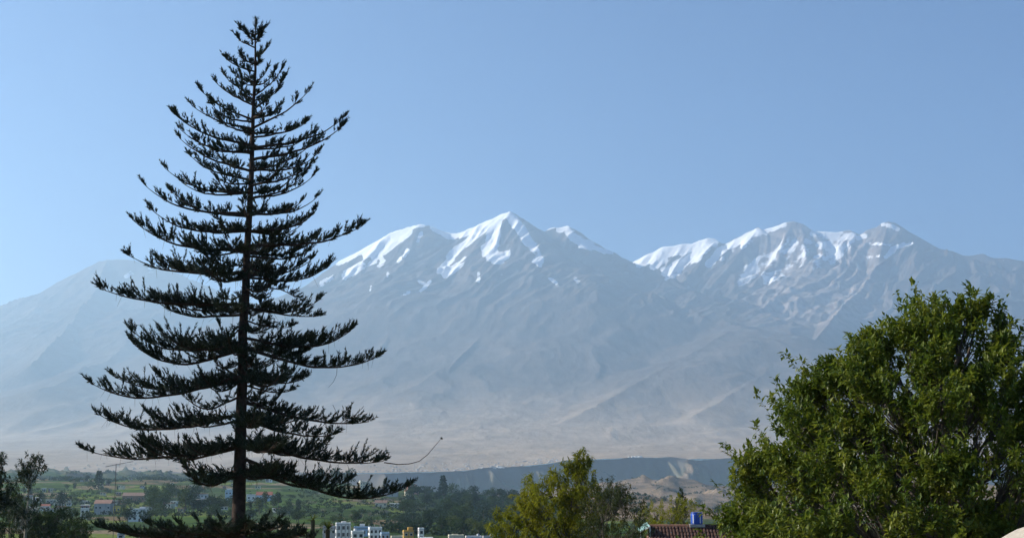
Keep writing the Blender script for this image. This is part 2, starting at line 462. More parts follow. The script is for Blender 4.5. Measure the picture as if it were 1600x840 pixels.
def fan_z():
    yb = np.interp(Drow, [7000, 8500, 10000, 12000, 14000, 16000, 17500, 19000, 20500, 24000, 30000], [720, 703, 684, 645, 600, 552, 522, 495, 480, 480, 560])
    off = np.interp(mpx, [-300, 0, 300, 600, 900, 1200, 1600, 2000], [120, 90, 60, 22, 0, 0, 12, 60])
    rimy = ip(FEAT[-1][2], mpx)
    w = sstep(7000, 17000, Drow)[:, None]
    e = (1 - sstep(7000, 9500, Drow))[:, None]
    return (yb[:, None] + off[None, :] * w) * (1 - e) + (rimy[None, :] - 0 - (Drow[:, None] - 7000) / 2500 * 32) * e
yy = np.minimum(fan_z(), 742)
MZ = z_of(np.clip(mpx, -300, 1900)[None, :], yy, MD)
base = MZ.copy()
dsky = np.full_like(MZ, 1e9)
for lst, kind in ((RIDGE, 0), (SPUR, 1)):
    for li, line in enumerate(lst):
        P = seg_pts(line)
        best = np.full_like(MZ, -1e9)
        x0, x1 = P[:, 0].min() - 4200, P[:, 0].max() + 4200
        wob = 0.0
        for i in range(len(P) - 1):
            a, c = P[i], P[i + 1]
            sel = np.s_[:, :]
            x = MX[sel]; y = MD[sel]
            dx, dy = c[0] - a[0], c[1] - a[1]
            t = np.clip(((x - a[0]) * dx + (y - a[1]) * dy) / (dx * dx + dy * dy), 0, 1)
            d = np.hypot(x - a[0] - t * dx, y - a[1] - t * dy)
            hc = a[2] + t * (c[2] - a[2])
            if kind == 0: s = 1900 * (1 - np.exp(-d / 3000)) + 0.2 * d
            elif li in (6, 7, 8, 9, 19, 20, 21): s = 60 + 90 * (1 - np.exp(-d / 900)) + 0.16 * d + (d / 5000) ** 2 * 1300
            else: s = 260 * (1 - np.exp(-d / 450)) + 0.30 * d + (d / 6000) ** 2 * 1300
            best[sel] = np.maximum(best[sel], hc - s)
            if kind == 0: dsky[sel] = np.minimum(dsky[sel], d)
        k = 24.0
        mx = np.maximum(MZ, best)
        MZ = mx + k * np.log1p(np.exp(-np.abs(MZ - best) / k)) * (0.0 if kind == 0 else 0.6) * np.clip(dsky / 300, 0, 1)
# erosion: gullies that run down the slope, stronger away from the skyline
hh = np.clip((MZ - 150) / 2500, 0, 1)
wx = fbm(MX / 1800, MD / 1800, 3) * 500
g1 = ridged((MX + wx - 0.30 * (MD - 19000)) / 900, (MD + 0.5 * wx) / 4200, 4, 0.5)
g2 = ridged((MX - wx - 0.45 * MD) / 2100, (MD + wx) / 5200, 4)
amp = np.clip(dsky / 900, 0.03, 1)
MZ = MZ + (g1 - 0.85) * (9 + 34 * hh) * amp + (g2 - 0.85) * (15 + 38 * hh) * amp + fbm(MX / 190, MD / 260, 4) * (1.5 + 9 * hh) * np.clip(dsky / 250, 0.25, 1)
crag = ridged((MX - .55 * MD + .4 * wx) / 300, (MD + .3 * MX) / 1500, 4, .55) - .85
MZ = MZ + crag * 46 * sstep(.5, 1.0, hh) * np.clip(dsky / 350, .12, 1) * np.where(MZ > 600, 1, 0)
edge0 = sstep(0, 1, (MD - rim_D[None, :]) / 500)
MZ = base * (1 - edge0) + MZ * edge0
mm = mesh_np('mountain', np.stack([MX, MD, MZ], -1).reshape(-1, 3), grid_faces(*MX.shape), True)
# snow: fields and streaks lying along the gullies and ridges of the high peaks
SNOW = [
    ([(528, 411), (560, 395), (590, 379), (620, 363), (640, 353), (662, 350)], 4, 1), ([(640, 362), (615, 377), (590, 390), (572, 399)], 6, 1), ([(632, 368), (605, 388), (583, 402)], 5, 1),
    ([(584, 408), (560, 417), (538, 431)], 6, .85), ([(592, 400), (599, 408), (592, 416)], 4, .8), ([(658, 365), (653, 377)], 3, .9), ([(637, 391), (632, 400)], 2.5, .8), ([(626, 403), (622, 408)], 2.5, .7),
    ([(503, 443), (518, 434)], 4, .9), ([(672, 440), (657, 455)], 2.5, 1), ([(626, 463), (640, 456)], 2.5, .7), ([(655, 440), (668, 444)], 2, .6), ([(606, 426), (605, 431)], 2.5, .8), ([(580, 448), (578, 454)], 2, .7),
    ([(676, 353), (688, 361), (703, 368), (722, 367), (737, 360)], 5, 1), ([(797, 331), (780, 340), (760, 348), (740, 358), (726, 365)], 5, 1),
    ([(762, 353), (746, 365), (730, 378), (712, 393), (698, 411), (688, 424)], 5.5, 1), ([(728, 380), (712, 392), (702, 402)], 6, .9), ([(726, 405), (705, 424), (696, 431)], 5, .95),
    ([(772, 343), (771, 360), (768, 380), (770, 400), (776, 403)], 10, 1), ([(780, 398), (792, 398)], 6, .95), ([(786, 412), (783, 427)], 4, .6), ([(756, 385), (757, 397)], 4, .75),
    ([(797, 338), (806, 350), (816, 362), (824, 372)], 7, .95), ([(822, 374), (830, 381), (838, 392), (842, 405)], 6.5, .82), ([(834, 408), (843, 413)], 3.5, .8), ([(858, 434), (870, 443)], 2.5, .7), ([(872, 447), (882, 458)], 4, .55), ([(898, 434), (904, 440)], 3, .55), ([(748, 425), (747, 439)], 2.5, .7),
    ([(856, 357), (865, 354)], 2.5, 1), ([(876, 357), (887, 361), (897, 369), (908, 378), (921, 384)], 7, .95), ([(925, 386), (940, 391), (955, 394)], 4, .85),
    ([(1000, 407), (1025, 398), (1045, 390), (1070, 388), (1095, 380), (1114, 376)], 9, 1.1), ([(1020, 416), (1037, 404)], 5, 1), ([(1042, 425), (1064, 413), (1085, 402), (1102, 386)], 8, 1.05), ([(1040, 437), (1062, 427)], 3, .8),
    ([(1108, 411), (1125, 394), (1140, 384), (1160, 375), (1180, 362), (1197, 360)], 5.5, .95), ([(1160, 385), (1187, 369)], 4, .75), ([(1128, 405), (1150, 388)], 3, .7), ([(1205, 358), (1224, 350)], 4, 1),
    ([(1160, 440), (1195, 412), (1215, 396), (1238, 376)], 8, .62), ([(1250, 402), (1262, 382)], 8, .66), ([(1275, 363), (1300, 367), (1330, 372)], 8, .78), ([(1272, 412), (1300, 392), (1330, 374)], 8, .8), ([(1280, 384), (1310, 378)], 7, .75), ([(1170, 420), (1200, 400)], 8, .55), ([(1200, 435), (1250, 410)], 9, .52), ([(1300, 410), (1325, 388)], 4, .6), ([(1230, 395), (1240, 380)], 8, .65),
    ([(1380, 350), (1402, 357)], 3.5, .85), ([(1384, 401), (1398, 388), (1412, 382)], 3.5, .85), ([(1415, 382), (1424, 381)], 2.5, .8), ([(1340, 372), (1350, 368)], 4, .8), ([(1356, 402), (1372, 399)], 2.5, .7), ([(1360, 380), (1390, 382)], 2.5, .55), ([(1570, 408), (1578, 410)], 4, .6),
    ([(183, 428), (205, 430)], 6, .42), ([(232, 424), (240, 427)], 5, .42), ([(300, 432), (352, 430)], 12, .0),
]
vpx, vpy = px_of(MX, MD, MZ)
snow = np.zeros_like(MZ)
br = fbm(MX / 260, MD / 420, 5, .6) * .5
for line, w, s in SNOW:
    p = np.array(line, float)
    sel = (vpx > p[:, 0].min() - 30) & (vpx < p[:, 0].max() + 30) & (vpy > p[:, 1].min() - 30) & (vpy < p[:, 1].max() + 30) & (MD > 17000)
    if not sel.any(): continue
    x = vpx[sel]; y = vpy[sel]; best = np.full(x.shape, 1e9)
    for a, c in zip(p[:-1], p[1:]):
        d_ = c - a; t = np.clip(((x - a[0]) * d_[0] + (y - a[1]) * d_[1]) / (d_ @ d_), 0, 1)
        best = np.minimum(best, np.hypot(x - a[0] - t * d_[0], y - a[1] - t * d_[1]))
    f = s * 1.12 * (1 - sstep(w * 0.5, w * 1.75, best)) + br[sel] * 0.7 * (best < w * 2.0)
    snow[sel] = np.maximum(snow[sel], f)
vattr(mm, 'snow', snow); vattr(mm, 'streak_u', (MX - .9 * (MD - 19000) + .25 * wx) / 1000); vattr(mm, 'streak_v', (MD + .9 * MX) / 1000)
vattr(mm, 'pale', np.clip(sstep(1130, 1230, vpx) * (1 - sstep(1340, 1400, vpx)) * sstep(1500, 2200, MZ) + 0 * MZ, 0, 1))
vattr(mm, 'fan', sstep(900, 350, MZ) if False else 1 - sstep(250, 1100, MZ))
m_mount, nt, b = nodes('mountain_rock')
v = coords(nt, (.001, .001, .001))
n1 = noise(nt, 1.3, 8, v, .6); n2 = noise(nt, 7.0, 8, v, .62); n3 = noise(nt, 26.0, 7, v, .68)
s = math_n(nt, 'ADD', math_n(nt, 'MULTIPLY', n1, .35), math_n(nt, 'ADD', math_n(nt, 'MULTIPLY', n2, .3), math_n(nt, 'MULTIPLY', noise(nt, 11.0, 8, coords(nt, (.0011, .00028, .0006), (0, 0, -.42)), .7), .35)))
rock = ramp(nt, s, [(0.38, (.06, .05, .045)), (0.52, (.11, .09, .078)), (0.64, (.19, .155, .13))])
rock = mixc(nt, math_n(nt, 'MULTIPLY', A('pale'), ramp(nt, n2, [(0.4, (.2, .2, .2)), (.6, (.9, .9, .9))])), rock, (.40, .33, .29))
fanc = ramp(nt, math_n(nt, 'ADD', math_n(nt, 'MULTIPLY', s, .6), math_n(nt, 'MULTIPLY', noise(nt, 5.0, 7, coords(nt, (.0006, .0013, .001), (0, 0, .55))), .25)), [(0.40, (.32, .245, .175)), (0.5, (.42, .325, .235)), (0.6, (.52, .41, .30))])
c = mixc(nt, A('fan'), rock, fanc)
def streaks(fu, fv, detail, rough):
    cx = nt.nodes.new('ShaderNodeCombineXYZ')
    nt.links.new(math_n(nt, 'MULTIPLY', A('streak_u'), fu), cx.inputs[0]); nt.links.new(math_n(nt, 'MULTIPLY', A('streak_v'), fv), cx.inputs[1])
    return noise(nt, 1.0, detail, cx.outputs[0], rough)
brk = math_n(nt, 'ADD', math_n(nt, 'MULTIPLY', streaks(7.0, 1.1, 6, .65), .65), math_n(nt, 'MULTIPLY', noise(nt, 6.5, 7, v, .7), .35))
sf = math_n(nt, 'ADD', math_n(nt, 'MULTIPLY', A('snow'), .84), math_n(nt, 'MULTIPLY', math_n(nt, 'SUBTRACT', brk, .5), math_n(nt, 'MULTIPLY', math_n(nt, 'MINIMUM', math_n(nt, 'MULTIPLY', A('snow'), 3.0), 1.0), 3.0)))
sf = ramp(nt, sf, [(0.42, (0, 0, 0)), (0.58, (1, 1, 1))])
c = mixc(nt, sf, c, (.95, .95, .96))
nt.links.new(c, b.inputs['Base Color'])
b.inputs['Roughness'].default_value = 1.0; b.inputs['Specular IOR Level'].default_value = 0.0
streak = noise(nt, 9.0, 8, coords(nt, (.0011, .00028, .0006), (0, 0, -.42)), .68)
bump(nt, b, math_n(nt, 'ADD', math_n(nt, 'MULTIPLY', n3, .5), streak), 0.5, 30.0)
mountain = tag(obj('mountain', mm, m_mount), kind='structure')

# ------------------------------------------------------------------ hazy air round the whole scene
hz_lo, hz_hi = float(min(Zr.min(), MZ.min())) - 1.0, float(MZ.max()) + 40.0
hz = MB().box((0, 12000, (hz_lo + hz_hi) / 2), (84000, 45400, hz_hi - hz_lo))
m_haze = bpy.data.materials.new('hazy_air'); m_haze.use_nodes = True
nt = m_haze.node_tree; nt.nodes.clear()
mo = nt.nodes.new('ShaderNodeOutputMaterial'); pv = nt.nodes.new('ShaderNodeVolumePrincipled')
pv.inputs['Color'].default_value = (0.585, 0.81, 1.0, 1)
pv.inputs['Density'].default_value = 5.4e-5
pv.inputs['Anisotropy'].default_value = 0.44
nt.links.new(pv.outputs[0], mo.inputs['Volume'])
haze = tag(hz.build('haze', m_haze), kind='stuff', label='pale blue dusty haze filling the air in front of mountains', cat='haze')
print('terrain', MZ.max(), MZ.min(), Zr.min())


# ------------------------------------------------------------------ materials of the things
M = dict(
    needle=leaf_mat('pine_foliage', (.010, .016, .010), (.020, .033, .017), (.055, .060, .024), 0.55, .6, .12, .25, 9.0),
    pbark=bark_mat('pine_bark', (.018, .012, .010), (.085, .055, .040), 5.0, .9),
    twig=bark_mat('brown_twig', (.03, .02, .014), (.075, .05, .034), 9.0, 1.0),
    broad=leaf_mat('glossy_leaf', (.036, .070, .012), (.100, .142, .020), (.25, .265, .045), 1.6, .46, .42, .3, 14.0),
    willow=leaf_mat('willow_leaf', (.11, .13, .014), (.25, .245, .022), (.40, .35, .04), 0.5, .6, .5, .2, 6.0),
    wdark=leaf_mat('drooping_leaf', (.02, .03, .010), (.05, .065, .018), (.12, .115, .03), 0.5, .6, .3, .2, 6.0),
    euca=leaf_mat('eucalyptus_leaf', (.014, .024, .014), (.030, .046, .024), (.060, .078, .034), 0.3, .6, .25, .2, 3.0),
    vdark=leaf_mat('valley_leaf_dark', (.014, .028, .014), (.028, .050, .022), (.050, .075, .030), 0.12, .7, .25, .1, 1.2),
    vmid=leaf_mat('valley_leaf_mid', (.025, .045, .018), (.050, .080, .025), (.090, .120, .035), 0.12, .7, .25, .1, 1.2),
    vpale=leaf_mat('valley_leaf_pale', (.045, .065, .025), (.085, .110, .035), (.140, .150, .055), 0.12, .7, .3, .1, 1.2),
    gbark=bark_mat('grey_bark', (.06, .05, .04), (.16, .135, .11), 5.0, .3),
    pbark2=bark_mat('pale_bark', (.20, .17, .14), (.42, .37, .31), 3.0, .3),
    white=paint('white_plaster', (.78, .77, .74)), cream=paint('cream_plaster', (.72, .64, .46)), pink=paint('pink_plaster', (.55, .30, .25)),
    ochre=paint('ochre_plaster', (.52, .31, .07)), grey=paint('grey_plaster', (.42, .41, .40)), blue=paint('pale_blue_plaster', (.42, .55, .68)),
    brown=paint('brown_plaster', (.25, .17, .13)), brick=paint('raw_brick', (.32, .19, .14)), yellow=paint('yellow_plaster', (.68, .50, .10)),
    redroof=paint('red_tile', (.28, .11, .075)), greyroof=paint('grey_roof', (.27, .25, .25)), glass=paint('dark_glass', (.03, .035, .045), .15, .1, 1.0, .5),
    door=paint('dark_door', (.09, .06, .04), .6), metal=paint('grey_metal', (.35, .36, .37), .45, .1, 2.0, .5), darkm=paint('dark_metal', (.06, .06, .065), .5, .1, 2.0, .5),
    bluep=paint('blue_plastic', (.015, .075, .42), .35, .25, 5.0, .5), greensheet=paint('green_plastic_sheet', (.28, .46, .38), .35, .2, 3.0, .5),
    stone=paint('beige_stone', (.46, .40, .32), .95, .2, 2.2), conc=paint('concrete', (.36, .34, .31), .95),
    tile=paint('weathered_clay_tile', (.10, .055, .042), .95, .32, 2.6),
)

# ------------------------------------------------------------------ leaves
def unit(a): return a / (np.linalg.norm(a, axis=-1, keepdims=True) + 1e-9)
def leaf_geo(p, d, n, length, width, fold=0.25):
    """leaves: base point, direction, face normal -> verts and tris (two folded halves)"""
    d = unit(d); side = unit(np.cross(d, n)); n = np.cross(side, d)
    L = length[:, None]; W = width[:, None]
    mid = p + d * L * .45
    v = np.stack([p, mid + side * W * .5 + n * W * fold, p + d * L, mid - side * W * .5 + n * W * fold], 1)
    i = np.arange(len(p))[:, None] * 4
    f = np.concatenate([i + np.array([0, 1, 2]), i + np.array([0, 2, 3])])
    return v.reshape(-1, 3), f
def cord_geo(p, d, length, rad):
    """scaly cords: slim three-sided spikes"""
    d = unit(d); ref = np.where(np.abs(d[:, 2:3]) < .8, np.array([[0, 0, 1.0]]), np.array([[1.0, 0, 0]]))
    a = unit(np.cross(d, ref)); b_ = np.cross(d, a)
    r = rad[:, None]
    ring = [p + d * length[:, None] * .25 + r * (math.cos(t) * a + math.sin(t) * b_) for t in (0, 2.094, 4.189)]
    v = np.stack([p] + ring + [p + d * length[:, None]], 1)
    i = np.arange(len(p))[:, None] * 5
    f = np.concatenate([i + np.array(q) for q in ((0, 2, 1), (0, 3, 2), (0, 1, 3), (1, 2, 4), (2, 3, 4), (3, 1, 4))])
    return v.reshape(-1, 3), f

# ------------------------------------------------------------------ the Norfolk pine
PD = 60.0
def trunk_x(y): return np.interp(y, [20, 30, 150, 300, 400, 500, 600, 700, 800, 1190], [400, 400, 397, 392, 386, 381, 378, 376, 373, 362])
base = at(float(trunk_x(1185)), 1185, PD); base.z = -0.1
pine = empty('norfolk_pine', base, 0, 'tall dark tiered pine with upswept branches in front of the mountain', 'tree')
BO = np.array(base)
ys = np.array([31, 60, 110, 160, 220, 280, 340, 400, 460, 520, 580, 640, 700, 760, 810, 900, 1000, 1100, 1184], float)
tp = np.array([at(float(trunk_x(y)), float(y), PD) for y in ys]); tp[-1, 2] = -0.3
tr = np.interp(ys, [31, 60, 110, 200, 300, 400, 500, 600, 700, 800, 1000, 1184], [.02, .035, .055, .085, .12, .155, .19, .22, .25, .29, .36, .46])
wob = np.c_[fbm(ys / 70, ys * 0, 2), fbm(ys / 70, ys * 0 + 9, 2), ys * 0] * .05
MB().tube(tp + wob - BO, tr, 12).build('trunk', M['pbark'], pine, True)

LEFT = [(55, 368, 40, 2), (75, 360, 53, 2), (112, 337, 85, 4), (128, 356, 112, 3), (150, 338, 114, 4), (165, 318, 120, 5), (188, 298, 134, 7), (202, 285, 158, 8), (228, 255, 170, 12), (240, 268, 198, 12), (268, 262, 208, 10), (282, 280, 236, 10), (302, 243, 257, 16), (335, 210, 282, 20), (360, 220, 322, 18), (392, 192, 338, 20), (428, 180, 391, 14),
        (476, 142, 443, 12), (492, 226, 462, 16), (535, 190, 507, 26), (548, 190, 526, 30), (588, 122, 590, 28), (596, 170, 580, 20), (648, 133, 638, 26), (690, 130, 695, 20), (700, 200, 684, 22), (735, 262, 700, 26), (745, 285, 712, 20), (842, 150, 818, 6), (850, 215, 812, 6), (846, 290, 806, 4), (856, 180, 826, 4), (848, 250, 816, 4), (862, 320, 812, 4), (852, 170, 822, 5), (854, 265, 812, 4), (850, 335, 806, 2)]
RIGHT = [(55, 418, 40, 2), (90, 424, 70, 2), (128, 424, 104, 4), (150, 456, 104, 5), (172, 461, 115, 6), (200, 497, 137, 8), (215, 492, 186, 6), (232, 552, 178, 14), (250, 552, 190, 14), (268, 500, 222, 8), (290, 503, 250, 8), (310, 492, 268, 10), (335, 486, 310, 10), (362, 488, 344, 12), (384, 582, 347, 14), (400, 500, 385, 10), (434, 530, 408, 16), (446, 481, 462, -8), (480, 512, 488, 4), (500, 470, 505, 4), (528, 564, 510, 22), (545, 601, 549, 22), (585, 493, 585, 10), (600, 470, 604, 6),
         (628, 592, 652, 12), (655, 540, 672, 10), (690, 616, 714, 12), (715, 657, 752, 34), (730, 560, 745, 18), (845, 512, 828, 4), (850, 450, 808, 4), (852, 480, 820, 4), (862, 420, 812, 4), (856, 500, 832, 4), (862, 465, 822, 4), (852, 430, 806, 2)]
def len_at(y, tab): 
    a = np.array([(q[0], abs(q[1] - trunk_x(q[0]))) for q in tab]); o = np.argsort(a[:, 0]); return np.interp(y, a[o, 0], a[o, 1])
prs = np.random.default_rng(11)
S60 = PD / 2225.0
def pine_branch(ya, phi, Rpx, yt, sag, side, low):
    """phi: angle out of the picture plane; Rpx: in-plane reach in photo pixels"""
    z0 = at(0, ya, PD).z; x0 = at(float(trunk_x(ya)), ya, PD).x
    R = Rpx * S60
    dirv = np.array([side * math.cos(phi), math.sin(phi), 0.0])
    zt = at(0, yt, PD + R * math.sin(phi)).z
    sg = sag * S60
    n = max(8, int(R / .22))
    t = np.linspace(0, 1, n)
    z = z0 + (zt - z0) * t - sg * (t ** 1.5 * (1 - t)) / .186
    bend = prs.normal(0, .05) * R * t * t
    perp = np.array([-dirv[1], dirv[0], 0])
    pts = np.array([x0, PD, 0]) + dirv * (R * t)[:, None] + perp * bend[:, None] + np.c_[t * 0, t * 0, z]
    pts = pts + np.c_[fbm(t * 4 + prs.uniform(0, 99), t * 0, 2), fbm(t * 4 + prs.uniform(0, 99), t * 0, 2), fbm(t * 4 + prs.uniform(0, 99), t * 0, 2)] * .05 * (t * (1 - t) * 4)[:, None]
    r0 = np.clip(.018 + .011 * R, .02, .075)
    rad = r0 * (1 - t) ** .8 + .009
    wood = MB().tube(pts - BO, rad, 6)
    # branchlets
    tang = unit(np.gradient(pts, axis=0))
    step = .10
    m = max(6, int(R / step))
    tt = np.linspace(.14 if low else .10, 1, m)
    # foliage sits in tufts along the branch, with bare wood between them and behind the tip
    inner = None
    up = np.array([0, 0, 1.0])
    lat = unit(np.cross(np.broadcast_to(up, tang.shape), tang))
    Lmax = np.clip(.26 + (.15 if low else .075) * R, .28, .9 if low else .52) * (.6 if ya > 800 else 1)
    P = []; Dr = []; Ln = []
    tc = prs.uniform(.10, .2)
    while tc < 1.0:
        gap = (tc > .82) and (tc < .91)
        if not (gap and prs.uniform() < (.85 if not low else .5)) and prs.uniform() < (.92 if ya > 340 else .66):
            big = prs.uniform(.6, 1.2)
            prof = min(1.0, (1 - tc) / .28 + .42) * (.62 + .38 * min(1, tc / .35)) * big
            for _ in range(int(4 + 4 * big + 2 * (R > 3))):
                tk = np.clip(tc + prs.normal(0, .10) / R, .05, .99)
                q = tk * (n - 1); i = min(int(q), n - 2); fr = q - i
                sgn = -1 if prs.uniform() < .5 else 1
                d = tang[i] * prs.uniform(-.1, 1.0) + lat[i] * sgn * prs.uniform(.1, 1.2) + up * prs.uniform(-.05, .62 if low else .8)
                P.append(pts[i] * (1 - fr) + pts[i + 1] * fr); Dr.append(d); Ln.append(Lmax * prof * prs.uniform(.6, 1.1))
        tc += prs.uniform(.18, .46) / R * (1 if R > 1.2 else .7)
    P.append(pts[-1] - tang[-1] * .1); Dr.append(tang[-1] + up * .15); Ln.append(.42)
    for _ in range(5): P.append(pts[-1] - tang[-1] * prs.uniform(.05, .3)); Dr.append(tang[-1] + up * prs.uniform(.1, .9) + lat[-1] * prs.normal(0, .3)); Ln.append(prs.uniform(.22, .38))
    P = np.array(P); Dr = unit(np.array(Dr)); Ln = np.array(Ln)
    # stems of the branchlets
    for p, d, l in zip(P, Dr, Ln):
        q = np.array([0, .5, 1])[:, None]
        wood.tube(p + d * l * q + up * .22 * l * q * q - BO, [.008, .006, .003], 3, False)
    # cords
    nc = np.maximum(7, (Ln / .026).astype(int))
    idx = np.repeat(np.arange(len(P)), nc)
    q = prs.uniform(.3, 1.0, len(idx))
    l = Ln[idx][:, None]; d = Dr[idx]
    cp = P[idx] + d * l * q[:, None] + up * .22 * l * (q * q)[:, None]
    rnd = unit(prs.normal(0, 1, (len(idx), 3)))
    cd = d * .85 + rnd * .62 + up * .35
    cl = prs.uniform(.12, .26, len(idx)) * (1 - .25 * q)
    cv, cf = cord_geo(cp - BO, cd, cl, np.full(len(idx), .0185))
    # dead strands hanging below the old branches
    if low:
        for _ in range(int(R * 1.3)):
            k = prs.integers(2, n - 1)
            h = prs.uniform(.15, .5); o = prs.normal(0, .12, 3); o[2] = 0
            wood.tube(np.array([pts[k], pts[k] + o * .6 - up * h * .6, pts[k] + o - up * h]) - BO, [.006, .005, .003], 3, False)
    br = wood.build('branch', M['twig'], pine)
    fo = obj('foliage', mesh_np('foliage', cv, cf), M['needle'], br); fo['kind'] = 'stuff'
    return pts
for tab, side in ((LEFT, -1), (RIGHT, 1)):
    for ya, xt, yt, sag in tab:
        phi = prs.uniform(-.45, .45) if ya < 800 else prs.uniform(-.9, .9)
        # the tuft at the end adds to the reach; solve for the length that puts the tip where it stands
        xi = xt - side * min(15, .25 * abs(xt - trunk_x(ya)))
        x0 = at(float(trunk_x(ya)), ya, PD).x; R_ = 1.0
        for _ in range(6): R_ = abs(at(float(xi), yt, PD + R_ * math.sin(phi)).x - x0) / math.cos(phi)
        pts = pine_branch(ya, phi, R_ / S60, yt + 6, sag, side, ya > 380)
# branches of the same whorls that point towards and away from the viewer
for y in (64, 100, 132, 158, 186, 210, 236, 262, 286, 306, 334, 362, 392, 412, 430, 456, 482, 510, 540, 565, 592, 620, 650, 694, 736, 850, 905, 960):
    short = y in (412, 456, 510, 565, 620, 672, 715)
    Lm = .5 * (len_at(y, LEFT) + len_at(y, RIGHT))
    cnt = 3 if y < 300 else (4 if y < 500 or y > 800 else 5)
    if short: cnt = 3
    a0 = prs.uniform(0, 1)
    for k in range(cnt):
        phi = math.pi * ((k + .5) / cnt) * 2 + prs.uniform(-.25, .25) + a0
        s_ = 1 if math.cos(phi) >= 0 else -1
        if abs(math.cos(phi)) > .8: phi += .6
        ph = math.atan2(math.sin(phi), abs(math.cos(phi)))
        R = Lm * (prs.uniform(.2, .5) if short else prs.uniform(.45, .92))
        rise = np.interp(y, [60, 200, 300, 420, 520, 700, 1000], [20, 38, 40, 32, 22, 8, 5]) * R / max(Lm, 1) * prs.uniform(.6, 1.2)
        pine_branch(y + prs.uniform(-6, 6), ph, R, y - rise, np.interp(y, [60, 300, 700], [3, 14, 20]) * prs.uniform(.6, 1.2), s_, y > 380)
for ph_, ya_, yt_, sd_ in ((-1.2, 830, 816, 1), (-1.45, 836, 822, -1), (-1.0, 838, 824, -1), (-.9, 834, 820, 1)):
    pine_branch(ya_, ph_, 150 * prs.uniform(.8, 1.2), yt_, 3, sd_, True)
# the leader at the top, and the long bare whip that reaches out from a low branch
top = np.array(at(400, 32, PD))
k = 90
cv, cf = cord_geo(np.repeat((top - BO)[None], k, 0) + np.c_[np.zeros((k, 2)), prs.uniform(-.45, .12, k)], np.c_[prs.normal(0, .55, (k, 2)), prs.uniform(.3, 1.0, k)], prs.uniform(.15, .3, k), np.full(k, .0125))
fo = obj('leader_tuft', mesh_np('leader_tuft', cv, cf), M['needle'], pine); fo['kind'] = 'stuff'
wp = np.array([at(x, y_, PD) for x, y_ in ((600, 722), (622, 725), (640, 724), (655, 720), (668, 710), (678, 698), (689, 685))])
whip = MB().tube(wp - BO, np.linspace(.022, .010, 7), 5).build('bare_whip', M['twig'], pine)
cv, cf = cord_geo(np.repeat((wp[-1] - BO)[None], 30, 0), prs.normal(0, .5, (30, 3)) + np.array([.5, 0, .4]), np.full(30, .10), np.full(30, .010))
fo = obj('tip_tuft', mesh_np('tip_tuft', cv, cf), M['needle'], whip); fo['kind'] = 'stuff'
for st in (((527, 570), (526, 585), (521, 596), (513, 605)), ((520, 632), (524, 640), (522, 652), (515, 662))):
    wp = np.array([at(x, y_, PD) for x, y_ in st])
    MB().tube(wp - BO, [.010, .009, .008, .005], 4).build('dead_strand', M['twig'], pine)

